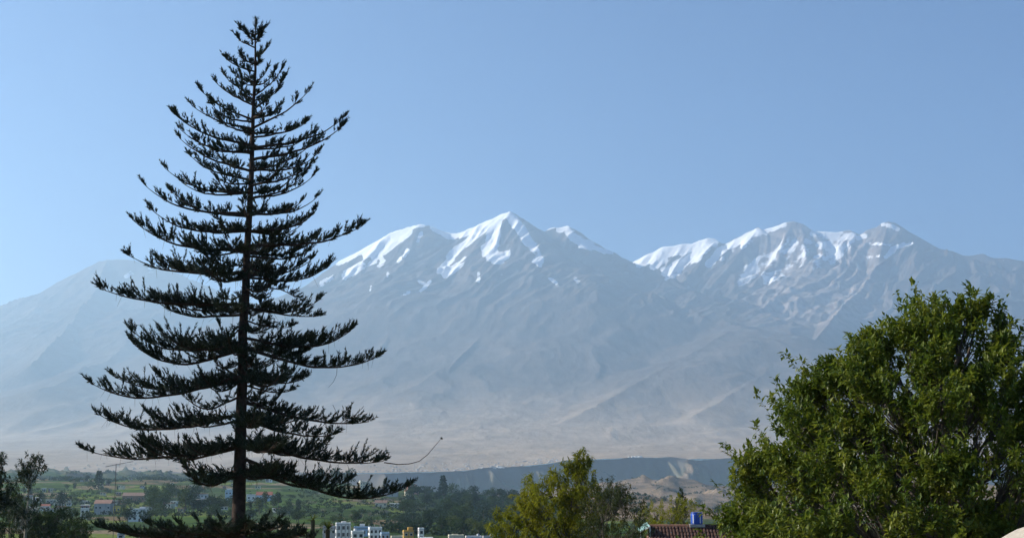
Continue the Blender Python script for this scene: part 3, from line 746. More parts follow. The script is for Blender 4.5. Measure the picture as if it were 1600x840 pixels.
# ------------------------------------------------------------------ leafy trees drawn as shoots full of single leaves
def leafy_tree(name, label, D, env, mat, bark, shoots, per, leaf, shoot_len, seed, droop=0.0, cat='tree', group=None, trunk_r=.2, base_z=None, depth=1.0, shell=.38, limbs=None, lump=.22, aspect=.46, upb=.7, spires=(), long=0.0, clump=0.0):
    """env: rows (photo y, centre x, half width) of the crown's outline at distance D"""
    r = np.random.default_rng(seed)
    env = np.array(sorted(env), float)
    zc = np.array([at(0, y_, D).z for y_ in env[:, 0]])
    xc = np.array([at(c_, y_, D).x for y_, c_ in zip(env[:, 0], env[:, 1])])
    hw = env[:, 2] * D / 2225.0
    o = np.argsort(zc); zc, xc, hw = zc[o], xc[o], hw[o]
    bx = float(xc[:max(2, len(xc) // 3)].mean())
    gz = float(ground_z(bx, D)[0]) if base_z is None else base_z
    root = empty(name, (bx, D, gz), 0, label, cat, group)
    O = np.array([bx, D, gz])
    wz = r.uniform(zc[0], zc[-1], shoots * 6); wt = np.interp(wz, zc, hw)
    wz = wz[r.uniform(0, hw.max(), len(wz)) < wt][:shoots]
    th = r.uniform(0, 2 * np.pi, len(wz))
    h = np.interp(wz, zc, hw); cx = np.interp(wz, zc, xc)
    lmp = 1 + lump * fbm(np.cos(th) * 1.7 + wz * .5 / max(.3, hw.max() / 3) + seed, np.sin(th) * 1.7 + wz * .35, 3)
    rad = h * lmp * r.uniform(0, 1, len(wz)) ** shell
    P = np.c_[cx + rad * np.cos(th), D + rad * np.sin(th) * depth, wz]
    # drop some shoots so that the sky shows through here and there
    gap = fbm(P[:, 0] * 1.1 / leaf / 8 + 5, P[:, 2] * 1.1 / leaf / 8 + P[:, 1] * .3, 2)
    P = P[gap > (-.42 if not spires else -.62)]
    for x0, y0, x1, y1 in spires:                      # single leading shoots that stand out of the crown
        for q in np.linspace(0, .92, 11):
            P = np.r_[P, [np.array(at(x0 + (x1 - x0) * q, y0 + 24 + (y1 + 34 - y0 - 24) * q, D)) + r.normal(0, .10 * (1.3 - q), 3) + np.array([0, r.uniform(-.5, .5), 0])]]
    n = len(P)
    out = P - np.c_[np.interp(P[:, 2], zc, xc), np.full(n, D), P[:, 2] - h.mean() * .35]
    dirs = unit(unit(out) * .75 + np.array([0, 0, upb]) + r.normal(0, .35, (n, 3)))
    SL = shoot_len * r.uniform(.6, 1.25, n)
    SL = np.where(r.uniform(0, 1, n) < long, SL * 1.9, SL)
    # limbs: the trunk, boughs to cluster centres, twigs to shoots
    nl = limbs or max(5, n // 28)
    cc = P[r.choice(n, nl, replace=False)]
    for _ in range(4):
        own = np.argmin(((P[:, None, :] - cc[None]) ** 2).sum(-1), 1)
        cc = np.array([P[own == k].mean(0) if (own == k).any() else cc[k] for k in range(nl)])
    own = np.argmin(((P[:, None, :] - cc[None]) ** 2).sum(-1), 1)
    if clump: P = P * (1 - clump) + cc[own] * clump + (P - np.array([bx, D, 0])) * np.array([1, 1, 0]) * clump * .22   # leaves mass round the boughs, with dark hollows between
    axis_top = np.array([xc[-1] * .6 + bx * .4, D, zc[0] + (zc[-1] - zc[0]) * .72])
    t = np.linspace(0, 1, 9)[:, None]
    ax = O * (1 - t) + axis_top * t + np.c_[fbm(t[:, 0] * 3 + seed, t[:, 0] * 0, 2), fbm(t[:, 0] * 3 + seed, t[:, 0] * 0 + 5, 2), t[:, 0] * 0] * trunk_r * 1.4 * (t * (1 - t) * 4)
    MB().tube(ax - O, trunk_r * (1 - t[:, 0]) ** .7 + .02, 9).build('trunk', bark, root, True)
    tw = MB()
    for k in range(nl):
        c = cc[k]
        zb = np.clip(c[2] - np.hypot(c[0] - bx, c[1] - D) * .9, O[2] + (zc[0] - O[2]) * .55, axis_top[2] - .2)
        i = np.clip((zb - O[2]) / (axis_top[2] - O[2]), 0, 1)
        a = O * (1 - i) + axis_top * i
        mid = a * .5 + c * .5 + np.array([0, 0, -.10]) * np.linalg.norm(c - a) + r.normal(0, .06, 3) * np.linalg.norm(c - a)
        q = np.linspace(0, 1, 6)[:, None]
        pts = a * (1 - q) ** 2 + 2 * mid * q * (1 - q) + c * q * q
        MB().tube(pts - O, np.linspace(trunk_r * .30, trunk_r * .07 + .006, 6), 6).build('branch', bark, root, True)
        for j in np.nonzero(own == k)[0]:
            e = P[j]; q3 = np.array([0, .5, 1])[:, None]
            b0 = pts[3] if r.uniform() < .5 else pts[5]
            tw.tube(b0 * (1 - q3) + e * q3 + np.array([0, 0, -.05]) * (q3 * (1 - q3) * 4) - O, [trunk_r * .06 + .004, trunk_r * .04 + .003, .004], 3, False)
            tw.tube(np.array([e, e + dirs[j] * SL[j]]) - O, [.004, .002], 3, False)
    t_ = tw.build('twigs', bark, root); t_['kind'] = 'stuff'
    idx = np.repeat(np.arange(n), per)
    q = 1 - .95 * r.uniform(0, 1, len(idx)) ** 1.7
    sd = dirs[idx]
    lp = P[idx] + sd * (SL[idx] * q)[:, None] + r.normal(0, .07 * shoot_len, (len(idx), 3))
    rnd = unit(r.normal(0, 1, (len(idx), 3)))
    ld = unit(sd * .55 + rnd * .9 + np.array([0, 0, -droop]))
    nn = unit(rnd * .7 + np.array([0, 0, 1.0]) + sd * .3)
    ll = leaf * r.uniform(.5, 1.4, len(idx))
    v, f = leaf_geo(lp - O, ld, nn, ll, ll * aspect)
    cr = obj('crown', mesh_np('crown', v, f), mat, root); cr['kind'] = 'stuff'
    return root

leafy_tree('broadleaf_tree', 'large bushy tree with glossy green leaves filling the lower right corner', 30.0,
    [(488, 1498, 16), (500, 1496, 44), (520, 1480, 70), (543, 1466, 92), (566, 1450, 114), (594, 1438, 146), (622, 1436, 168), (665, 1440, 192), (705, 1442, 218), (745, 1424, 268), (790, 1420, 298), (840, 1418, 318), (900, 1438, 290), (980, 1444, 250), (1030, 1450, 150)],
    M['broad'], M['gbark'], 3900, 34, .14, .50, 24, .2, trunk_r=.16, lump=.40, shell=.36, limbs=120, upb=.9, aspect=.50, long=.12, clump=.42,
    spires=[(1450, 520, 1442, 454), (1500, 520, 1503, 454), (1535, 540, 1546, 472), (1555, 570, 1577, 494), (1395, 545, 1380, 496), (1375, 560, 1352, 509), (1320, 600, 1292, 554), (1300, 610, 1255, 584), (1290, 640, 1212, 626), (1240, 690, 1186, 682), (1215, 720, 1186, 714), (1210, 770, 1158, 760), (1200, 800, 1164, 796), (1580, 600, 1602, 569), (1420, 530, 1408, 482)])
leafy_tree('willow_tree', 'yellow green feathery tree with a tall thin leader beside the tiled roof', 85.0,
    [(710, 911, 3), (720, 911, 9), (732, 913, 17), (745, 905, 26), (757, 888, 46), (770, 880, 62), (790, 872, 72), (815, 866, 76), (850, 864, 80), (900, 866, 80), (960, 870, 60)],
    M['willow'], M['gbark'], 1150, 34, .27, .7, 31, .9, trunk_r=.2, lump=.5, aspect=.28, shell=.4, limbs=40)
leafy_tree('drooping_tree', 'dark drooping tree leaning against the yellow green tree and tiled roof', 80.0,
    [(752, 935, 8), (762, 945, 22), (776, 950, 34), (790, 958, 48), (810, 958, 54), (850, 955, 60), (900, 950, 62), (960, 950, 40)],
    M['wdark'], M['gbark'], 800, 32, .17, .55, 32, 1.0, trunk_r=.16, lump=.35, aspect=.26, shell=.5, limbs=26)
leafy_tree('round_shrub_tree', 'low round yellow green tree right behind the blue drum on the roof', 112.0,
    [(781, 1058, 14), (790, 1052, 30), (802, 1047, 42), (820, 1044, 50), (850, 1044, 56), (900, 1044, 50)],
    M['willow'], M['gbark'], 700, 30, .17, .55, 33, .6, trunk_r=.18, lump=.28, aspect=.3, limbs=22)
for i, (D_, env, mt, sd, lb) in enumerate([
    (125.0, [(716, 50, 9), (726, 48, 16), (736, 52, 18), (746, 48, 14), (760, 42, 12), (775, 40, 16), (800, 38, 22), (830, 36, 20)], 'euca', 41, 'tall open dark eucalyptus with a pale trunk near the left edge'),
    (120.0, [(712, -6, 12), (722, -5, 16), (732, 0, 8), (760, -8, 20), (800, -6, 26)], 'euca', 42, 'dark eucalyptus cut by the left edge of the picture'),
    (150.0, [(778, 12, 18), (790, 14, 30), (810, 16, 34), (840, 18, 36), (880, 18, 30)], 'vdark', 43, 'dark bush under the tall eucalyptus at the lower left corner'),
    (175.0, [(796, 92, 18), (804, 96, 26), (816, 98, 30), (836, 98, 30), (870, 96, 24)], 'vdark', 44, 'dense dark round tree below the low ochre building on the left'),
    (165.0, [(818, 118, 14), (826, 118, 22), (842, 116, 28), (880, 116, 26)], 'vmid', 45, 'bright green rounded bush just left of the lowest pine branch'),
    (160.0, [(806, 68, 10), (816, 66, 16), (836, 64, 20), (870, 64, 18)], 'vmid', 46, 'small olive tree between the eucalyptus and the dense dark tree'),
]):
    leafy_tree('eucalyptus_tree' if i < 2 else 'bushy_tree', lb, D_, env, M[mt], M['pbark2'] if i < 2 else M['gbark'], 210 if i < 2 else 420, 22, .30, .55, sd, .5, trunk_r=.22 if i < 2 else .15, lump=.4, aspect=.34, limbs=16)
leafy_tree('slim_conifer', 'small dark pointed conifer behind the yellow green tree by the blue drum', 170.0,
    [(766, 1064, 1), (772, 1064, 3), (780, 1064, 6), (790, 1064, 8), (802, 1064, 9), (840, 1064, 9)], M['vdark'], M['gbark'], 260, 20, .26, .35, 51, .1, trunk_r=.12, lump=.15, aspect=.3, limbs=8)

# spiky fan palm tops beside the lowest pine branches
def spiky_palm(px, py, D, label, size):
    p = at(px, py, D); gz = float(ground_z(p.x, D)[0])
    root = empty('spiky_palm', (p.x, D, gz), 0, label, 'palm', 'palms beside the pine')
    h = p.z - gz
    MB().tube([(0, 0, 0), (.05, 0, h * .5), (0, 0, h)], [.14, .11, .10], 8).build('trunk', M['gbark'], root, True)
    r = np.random.default_rng(int(px))
    for k in range(26):
        a = r.uniform(0, 2 * math.pi); e = r.uniform(-.1, 1.35)
        d = np.array([math.cos(a) * math.cos(e), math.sin(a) * math.cos(e), math.sin(e)])
        l = size * r.uniform(.7, 1.1)
        s_ = np.array([-math.sin(a), math.cos(a), 0]); u_ = np.cross(d, s_)
        w = .035
        q = np.linspace(0, 1, 4)
        c = np.array([0, 0, h]) + d * (q * l)[:, None] + np.array([0, 0, -1]) * (q ** 2 * l * .25)[:, None]
        ww = w * np.array([.7, 1, .7, .05])
        v = np.concatenate([c + s_ * ww[:, None], c - s_ * ww[:, None], c + u_ * ww[:, None] * .35])
        f = []
        for j in range(3): f += [[j, j + 1, 8 + j + 1, 8 + j], [8 + j, 8 + j + 1, 4 + j + 1, 4 + j]]
        mb = MB(); mb.add(v, f); mb.build('frond', M['vpale'], root)
spiky_palm(512, 826, 66.0, 'spiky palm with stiff pale fronds right of the lowest pine branches', .75)
spiky_palm(489, 812, 72.0, 'slim upright spiky palm standing against the brown terrace field', .62)

# ------------------------------------------------------------------ trees across the valley: a few kinds, copied tree by tree
def valley_tree(kind, seed):
    r = np.random.default_rng(seed)
    root = empty('valley_tree')
    n = 520
    if kind == 'round': lobes = [((r.uniform(-.25, .25), r.uniform(-.25, .25), r.uniform(.42, .78)), r.uniform(.20, .30)) for _ in range(7)]
    elif kind == 'tall': lobes = [((r.uniform(-.12, .12), r.uniform(-.12, .12), z), r.uniform(.10, .17)) for z in np.linspace(.35, .9, 8)]
    elif kind == 'spire': lobes = [((0, 0, z), .17 * (1.05 - z) + .03) for z in np.linspace(.12, .97, 10)]
    else: lobes = [((r.uniform(-.35, .35), r.uniform(-.35, .35), r.uniform(.2, .6)), r.uniform(.2, .34)) for _ in range(6)]
    C = np.array([l[0] for l in lobes]); Rr = np.array([l[1] for l in lobes])
    k = r.integers(0, len(lobes), n)
    d = unit(r.normal(0, 1, (n, 3)))
    p = C[k] + d * (Rr[k] * r.uniform(.35, 1, n) ** .4 * r.uniform(.8, 1.12, n))[:, None] * np.array([1, 1, .85])
    L = np.full(n, .085) * r.uniform(.6, 1.3, n)
    v, f = leaf_geo(p, unit(d + r.normal(0, .8, (n, 3))), unit(d + r.normal(0, .5, (n, 3)) + np.array([0, 0, .4])), L, L * .8)
    cr = obj('crown', mesh_np('crown', v, f), None, root); cr['kind'] = 'stuff'
    mb = MB().tube([(0, 0, -.08), (.01, 0, .3), (0, .01, .62)], [.028, .02, .01], 5)
    for l in lobes[:5]: mb.tube([(0, 0, .25), tuple(l[0])], [.014, .004], 3, False)
    mb.build('trunk', M['gbark'], root)
    return root
PROTO = {}
for kd in ('round', 'tall', 'spire', 'bush'):
    for vi in range(3 if kd != 'spire' else 1):
        for mt in ('vdark', 'vmid', 'vpale'):
            p = valley_tree(kd, 60 + vi * 7 + len(PROTO)) if mt == 'vdark' else copy_tree(PROTO[(kd, vi, 'vdark')])
            for ch in p.children:
                if ch.name.startswith('crown'):
                    if mt != 'vdark': ch.data = ch.data.copy(); ch.data.materials.clear()
                    ch.data.materials.append(M[mt])
            PROTO[(kd, vi, mt)] = p
vr = np.random.default_rng(77)
USED = set()
PLANTED = []
def plant(px, py, hpx, kd, mt, label, group, wide=1.0, hit=None):
    g = hit or ground_hit(px, py)
    vi = int(vr.integers(0, 3)) if kd != 'spire' else 0
    key = (kd, vi, mt)
    if key in USED: o = copy_tree(PROTO[key])
    else: o = PROTO[key]; USED.add(key)
    h = hpx * g.y / 2225.0
    o.location = (g.x, g.y, g.z - .2); o.scale = (h * wide, h * wide, h); o.rotation_euler = (0, 0, vr.uniform(0, 6.28))
    tag(o, label, 'tree', group); PLANTED.append((px, o))
    o.name = {'round': 'round_tree', 'tall': 'tall_tree', 'spire': 'cypress_tree', 'bush': 'scrub_tree'}[kd]
    return o
one = [  # trees one can name
    (692, 772, 28, 'spire', 'vdark', 'dark pointed cypress alone on the crest right of the pink house', 1.5),
    (602, 768, 20, 'spire', 'vdark', 'small dark cypress behind the long flat white roof', 1.5),
    (154, 762, 26, 'spire', 'vdark', 'dark cypress on the far ridge just left of the antenna mast', 1.6),
    (497, 760, 30, 'round', 'vdark', 'hazy round tree above the pine branch, leftmost of the three on the ridge', 1.0),
    (524, 760, 27, 'tall', 'vmid', 'hazy pale tree above the pine branch, middle of the three on the ridge', 1.5),
    (544, 763, 32, 'round', 'vdark', 'hazy broad tree above the pine branch, nearest to the cream block', .95),
    (665, 775, 20, 'bush', 'vdark', 'broad dark tree right behind the pink house on the crest', 1.6),
    (818, 784, 16, 'round', 'vdark', 'small dark tree on the crest beside the yellow green feathery tree', 1.2),
    (778, 781, 9, 'bush', 'vmid', 'low bush beside the brown mound on the wooded crest', 1.5),
    (1142, 806, 26, 'round', 'vmid', 'hazy grey green tree right of the blue drum', 1.0),
    (1122, 808, 20, 'round', 'vdark', 'dusky tree standing between the blue drum and the hazy grey green tree', 1.0),
    (1011, 806, 16, 'spire', 'vmid', 'thin faint cypress on the tan slope left of the round yellow green tree', 1.3),
    (1052, 800, 9, 'spire', 'vdark', 'tiny dark cypress just left of the pointed conifer', 1.5),
]
for px, py, h, kd, mt, lb, w in one: plant(px, py, h, kd, mt, lb, None, w)
SHAPE = {'round': 'round', 'tall': 'slim', 'bush': 'low', 'spire': 'pointed'}
TONE = {'vdark': 'dark', 'vmid': 'green', 'vpale': 'pale'}
def scatter(n, x0, x1, y0, y1, h0, h1, kinds, mats, marks, bands, group, yfun=None, wide=(.9, 1.3)):
    """marks: (up to this column, beside what); bands: (up to this row, where on the slope)"""
    for i in range(n):
        px = vr.uniform(x0, x1); py = vr.uniform(y0, y1)
        if yfun: py = max(py, yfun(px))
        hs = vr.uniform(0, 1)
        h = (h0 + (h1 - h0) * hs) * np.interp(py, [750, 800, 840], [.6, 1, 1.25])
        kd = kinds[int(vr.integers(0, len(kinds)))]; mt = mats[int(vr.integers(0, len(mats)))]
        mk = next(m for q, m in marks if px <= q); bd = next(m for q, m in bands if py <= q)
        lb = ('small ' if hs < .4 else 'large ' if hs > .75 else '') + TONE[mt] + ' ' + SHAPE[kd] + ' tree ' + bd + ' ' + mk
        plant(px, py, h, kd, mt, lb, group, vr.uniform(*wide))
crest = lambda x: np.interp(x, [560, 640, 720, 800, 900], [764, 769, 776, 783, 786])
scatter(95, 628, 838, 772, 838, 15, 27, ['round', 'round', 'tall', 'bush'], ['vdark', 'vdark', 'vdark', 'vmid'],
    [(665, 'below the pink house'), (705, 'below the crest cypress'), (748, 'above the long cream house'), (785, 'above the low white house'), (999, 'beside the feathery tree')],
    [(783, 'just under the crest'), (805, 'halfway down the wood'), (999, 'at the foot of the wood')], 'wood below the pink house', crest)
scatter(10, 700, 800, 805, 838, 20, 32, ['round', 'tall'], ['vpale', 'vpale', 'vmid'], [(735, 'above the long cream house'), (765, 'above the low white house'), (999, 'above the round roof tank')], [(822, 'in the upper row'), (999, 'in the lower row')], 'pale trees before the wood')
scatter(22, 238, 318, 772, 806, 20, 34, ['round', 'tall', 'bush'], ['vdark', 'vmid', 'vmid'], [(265, 'nearer the antenna'), (290, 'left of the white villa'), (999, 'under the white villa')], [(788, 'at the back of the grove'), (999, 'at the front of the grove')], 'grove left of the pine trunk')
scatter(14, 312, 372, 788, 812, 16, 26, ['round', 'bush'], ['vdark', 'vmid'], [(340, 'right of the white villa'), (999, 'below the pale blue house')], [(800, 'upper row,'), (999, 'lower row,')], 'trees below the white villa')
scatter(15, 385, 470, 786, 822, 14, 24, ['round', 'tall', 'bush'], ['vdark', 'vmid', 'vpale'], [(410, 'below the bright white house'), (440, 'below the red roofed house'), (999, 'right of the tiny white hut')], [(803, 'high on the bank'), (999, 'low on the bank')], 'trees below the red roofed house')
scatter(24, 20, 235, 752, 784, 9, 17, ['round', 'tall', 'bush'], ['vdark', 'vdark', 'vmid'], [(70, 'behind the tall eucalyptus'), (120, 'above the low ochre building'), (175, 'left of the antenna mast'), (999, 'right of the antenna mast')], [(766, 'in the far hazy fields'), (999, 'in the nearer fields')], 'small trees in the far left fields')
scatter(20, 0, 240, 784, 822, 16, 28, ['round', 'bush'], ['vdark', 'vmid'], [(60, 'by the tall eucalyptus'), (115, 'by the grey hall'), (170, 'left of the antenna foot'), (999, 'by the white sprawling house')], [(802, 'among the houses'), (999, 'below the houses')], 'trees among the left houses')
scatter(22, 440, 640, 768, 806, 6, 12, ['bush', 'round'], ['vdark', 'vmid', 'vpale'], [(500, 'below the hazy ridge trees'), (560, 'below the cream block'), (600, 'left of the ochre farm house'), (999, 'below the narrow white shed')], [(782, 'on the upper terraces'), (999, 'on the lower terraces')], 'bushes on the terraces')
scatter(12, 500, 690, 812, 838, 12, 20, ['round', 'bush'], ['vmid', 'vdark', 'vpale'], [(550, 'behind the pilastered house'), (610, 'by the arched house'), (650, 'by the ochre tower house'), (999, 'right of the slim white tower')], [(826, 'uphill'), (999, 'downhill')], 'trees between the valley houses')
scatter(7, 960, 1180, 783, 806, 8, 15, ['bush', 'round'], ['vdark', 'vmid'], [(1030, 'left of the round tree'), (1080, 'behind the round tree'), (999999, 'right of the blue drum')], [(795, 'high on the tan slope'), (999, 'low on the tan slope')], 'small trees on the tan slope')
for k, p in PROTO.items():
    if k not in USED:
        for ch in list(p.children): bpy.data.objects.remove(ch)
        bpy.data.objects.remove(p)
def tell_apart(items):
    by = {}
    for px, o in items: by.setdefault(o['label'], []).append((px, o))
    for lb, l in by.items():
        if len(l) < 2: continue
        l.sort(key=lambda q: q[0])
        w = ['leftmost', 'second', 'third', 'fourth', 'fifth', 'sixth', 'seventh']
        for k, (px, o) in enumerate(l):
            o['label'] = lb + ', ' + ('rightmost' if k == len(l) - 1 else w[min(k, 6)] )
tell_apart(PLANTED)
# hedges and scrub too small to count: along the terrace edges and on the far ridge
def scrub(name, n, x0, x1, y0, y1, size, mat, seed, label):
    r = np.random.default_rng(seed); P = []
    while len(P) < n:
        px = r.uniform(x0, x1); py0 = r.uniform(y0, y1)
        g = ground_hit(px, py0)
        for _ in range(int(r.integers(4, 14))):
            x = g.x + r.normal(0, 16); y_ = g.y + r.normal(0, 3)
            P.append((x, y_))
    P = np.array(P[:n]); z = ground_z(P[:, 0], P[:, 1])
    C = np.c_[P, z]
    k = 14
    idx = np.repeat(np.arange(n), k); s_ = size * r.uniform(.5, 1.4, n)[idx]
    d = unit(r.normal(0, 1, (n * k, 3))); d[:, 2] = np.abs(d[:, 2])
    p = C[idx] + d * s_[:, None] * .8
    L = s_ * .8
    v, f = leaf_geo(p, unit(r.normal(0, 1, (n * k, 3))), d, L, L * .8)
    tag(obj(name, mesh_np(name, v, f), mat), label, 'scrub', None, 'stuff')
scrub('hedge_scrub', 900, 20, 640, 764, 806, 1.7, M['vdark'], 5, 'dark hedges and scrub along the green terrace edges')
scrub('ridge_scrub', 700, 0, 440, 741, 752, 3.2, M['vdark'], 6, 'far tree line along the hazy ridge behind the fields')
scrub('wood_undergrowth', 900, 630, 840, 786, 836, 2.6, M['vdark'], 8, 'dark undergrowth filling the wooded slope')
scrub('dry_scrub', 500, 900, 1180, 745, 785, 3.0, M['vdark'], 9, 'dark scrub dotted over the dry hills')

# ------------------------------------------------------------------ buildings
def building(label, box, mat, D=None, floors=1, bays=3, rz=0.12, roof='flat', rmat='greyroof', extras=(), name='house', group=None, depth=.8, win='glass'):
    """box: (x0, y_top, x1, y_base) in photo pixels; stands on the ground under it"""
    x0, y0, x1, y1 = box
    if D is not None and y0 > 800: y0 += 4
    if D is None: g = ground_hit((x0 + x1) / 2, y1); D = g.y
    p = at((x0 + x1) / 2, y1, D)
    gz = float(ground_z(p.x, D)[0])
    s = D / 2225.0
    w = (x1 - x0) * s; top = at(0, y0, D).z; h = top - gz; d = max(w * depth, 4.0)
    if w > 14: d = min(d, 12)
    w *= .97
    root = empty(name, (p.x, D + d / 2, gz), rz, label, 'building' if floors > 2 else 'house', group)
    hv = (y1 - y0) * s                       # the storeys one can see
    MB().box((0, 0, h / 2 - 1), (w, d, h + 2)).build('wall', M[mat], root)
    if roof == 'flat':
        MB().box((0, 0, h + .10), (w + .3, d + .3, .2)).build('roof_slab', M[rmat], root)
        pr = MB()
        for sx, sy, bx_, by_ in ((0, -1, w, .2), (0, 1, w, .2), (-1, 0, .2, d - .4), (1, 0, .2, d - .4)):
            pr.box((sx * (w / 2 - .1), sy * (d / 2 - .1), h + .2 + .35), (bx_, by_, .7))
        pr.build('parapet', M[mat], root)
    elif roof == 'gable':
        o = .4; rh = d * .28
        v = [(-w/2-o, -d/2-o, h), (w/2+o, -d/2-o, h), (w/2+o, d/2+o, h), (-w/2-o, d/2+o, h), (-w/2-o, 0, h + rh), (w/2+o, 0, h + rh)]
        mb = MB(); mb.add(np.array(v) + np.array([0, 0, .02]), [[0, 1, 5, 4], [2, 3, 4, 5], [0, 3, 2, 1]]); mb.add(np.array(v) + np.array([0, 0, .02]), [[0, 4, 3], [1, 2, 5]])
        mb.build('roof', M[rmat], root)
    elif roof == 'slab':
        MB().box((0, 0, h + .15), (w + 1.2, d + 1.2, .3)).build('roof_slab', M[rmat], root)
    fh = hv / floors
    ww = min(1.5, w / bays * .5); wh = min(1.4, fh * .5)
    wm = MB().box((0, 0, 0), (ww + .2, .12, wh + .2)).mesh('window'); wm.materials.append(M['white' if mat != 'white' else 'grey'])
    pm = MB().box((0, -.065, 0), (ww, .03, wh)).mesh('pane'); pm.materials.append(M[win])
    for f in range(floors):
        for b_ in range(bays):
            cx = (b_ + .5) / bays * w - w / 2; cz = h - hv + (f + .55) * fh
            if f == 0 and b_ == bays // 2 and bays > 2:
                MB().box((cx, -d / 2 - .04, h - hv + .95), (1.0, .12, 2.1)).build('door', M['door'], root); continue
            o = obj('window', wm, None, root); o.location = (cx, -d / 2 - .05, cz)
            obj('pane', pm, None, o)
        nb = max(1, int(bays * d / w))
        for b_ in range(nb):
            cy_ = (b_ + .5) / nb * d - d / 2
            o = obj('window', wm, None, root); o.location = (-w / 2 - .05, cy_, h - hv + (f + .55) * fh); o.rotation_euler = (0, 0, -math.pi / 2)
            obj('pane', pm, None, o)
    for e in extras:
        if e[0] == 'tank':
            MB().tube([(e[1] * w, 0, h + .2), (e[1] * w, 0, h + .5), (e[1] * w, 0, h + 1.6), (e[1] * w, 0, h + 1.85)], [.62, .65, .65, .3], 10).build('water_tank', M[e[2]], root, True)
        elif e[0] == 'room':
            rw, rh = e[2] * w, e[3] * s
            MB().box((e[1] * w, d * .1, h + .2 + rh / 2), (rw, min(d * .6, max(rw, 3)), rh)).build('stair_tower', M[e[4]], root)
        elif e[0] == 'pilaster':
            for k in range(e[1]):
                MB().box(((k + .5) / e[1] * w - w / 2, -d / 2 - .12, h / 2), (.35, .3, h)).build('pilaster', M[e[2]], root)
        elif e[0] == 'rebar':
            for k in range(e[1]):
                MB().box((w * (-.45 + .9 * k / max(1, e[1] - 1)), d * .35, h + 1.1), (.25, .25, 1.9)).build('column_stub', M['conc'], root)
        elif e[0] == 'balcony':
            MB().box((0, -d / 2 - .55, h - hv + fh), (w * .8, 1.1, .15)).build('balcony', M['grey'], root)
        elif e[0] == 'arch':
            for k in range(e[1]):
                cx = (k + .5) / e[1] * w - w / 2; a = w / e[1] * .32
                pts = [(cx - a, 0), (cx - a, fh * .45)] + [(cx + a * math.cos(t), fh * .45 + a * math.sin(t)) for t in np.linspace(math.pi, 0, 7)] + [(cx + a, 0)]
                v = [(x_, -d / 2 - .03, h - hv + .1 + z_) for x_, z_ in pts]
                vb = [(x_, -d / 2 + .02, h - hv + .1 + z_) for x_, z_ in pts]
                me = bpy.data.meshes.new('arch_opening'); q = len(v)
                me.from_pydata(v + vb, [], [list(range(q)), list(range(2 * q - 1, q - 1, -1))] + [[i, i + q, (i + 1) % q + q, (i + 1) % q] for i in range(q)]); me.update()
                obj('arch_opening', me, M['glass'], root)
    return root
B = building
B('cream four storey block, bright in the sun, on the ridge above the drooping branch', (560, 753, 577, 766), 'cream', None, 3, 4, .3, extras=(('room', -.3, .25, 3, 'cream'),), name='apartment_block')
B('long low building with a flat white roof beside the cream block', (583, 763, 610, 772), 'grey', None, 1, 6, .05, 'slab', 'white', name='long_building')
B('grey shed with a plain flat roof left of the pink house', (606, 765, 621, 774), 'grey', None, 1, 3, -.1, name='shed')
B('pink house with two stepped towers on the ridge at the branch tip', (635, 760, 653, 771), 'pink', None, 2, 3, .25, extras=(('room', -.15, .25, 6, 'pink'), ('room', .25, .2, 4, 'pink')), name='pink_house')
B('cream little house in front of the pink house', (632, 767, 642, 773), 'cream', None, 1, 2, .2, 'gable', 'redroof')
B('ochre farm house on the terraces below the drooping pine branch', (585, 785, 604, 791), 'cream', None, 1, 3, .1, 'gable', 'brown')
B('narrow white shed with a flat roof on the terraces', (609, 786, 624, 790), 'white', None, 1, 4, 0.0, 'slab', 'white', name='shed')
B('white villa with a thin red roof edge in the trees left of the pine trunk', (294, 771, 323, 779), 'white', None, 1, 5, .15, 'slab', 'redroof', name='villa', extras=(('balcony',),))
B('pale blue two storey house half hidden by the pine trunk', (350, 766, 366, 783), 'blue', None, 2, 3, .2, extras=(('room', -.1, .5, 3, 'white'),))
B('bright white small house touching the right side of the pine trunk', (384, 773, 398, 782), 'white', None, 1, 2, .2)
B('blue and white house under a red tiled roof right of the pine trunk', (399, 773, 424, 781), 'blue', None, 1, 5, .1, 'gable', 'redroof')
B('tiny white hut below the red roofed house', (426, 794, 437, 798), 'white', None, 1, 2, 0, 'slab', 'white', name='hut')
# the cluster of houses at the bottom of the frame
B('tall white house with dark pilasters right of the spiky palm', (523, 815, 546, 850), 'white', 640, 3, 3, .18, extras=(('pilaster', 4, 'grey'), ('room', .05, .3, 4, 'white')), name='white_house')
B('pinkish grey house wedged behind the spiky palm', (503, 820, 523, 850), 'grey', 655, 2, 3, .1, extras=(('room', .2, .25, 5, 'pink'),))
B('white house with arched openings at the bottom edge', (548, 828, 567, 850), 'white', 600, 2, 2, .22, extras=(('arch', 3), ('tank', -.2, 'white')), name='arched_house')
B('dark blue grey building carrying a white roof room behind the arched house', (551, 821, 578, 850), 'blue', 680, 2, 4, .1, extras=(('room', .0, .3, 6, 'white'),), name='roof_room_house')
B('white and pale blue house with square windows, third from the palm', (575, 822, 595, 850), 'white', 630, 3, 3, .25, extras=(('rebar', 3),), name='square_house')
B('low pale blue house at the end of the white row', (594, 830, 607, 850), 'blue', 620, 2, 2, .2)
B('bright ochre tower house with a stepped roof at the bottom edge', (629, 827, 645, 852), 'ochre', 600, 3, 2, .2, extras=(('room', .22, .5, 7, 'ochre'),), name='tower_house')
B('slim white tower beside the ochre house', (653, 823, 661, 852), 'white', 640, 3, 1, .2, extras=(('room', -.1, .4, 2, 'white'),), name='slim_tower')
B('low building under a flat white roof slab right of the slim tower', (658, 836, 674, 852), 'white', 610, 1, 3, .1, 'slab', 'white')
B('cream house between the arched house and the ochre tower', (610, 836, 628, 852), 'cream', 590, 1, 3, .15)
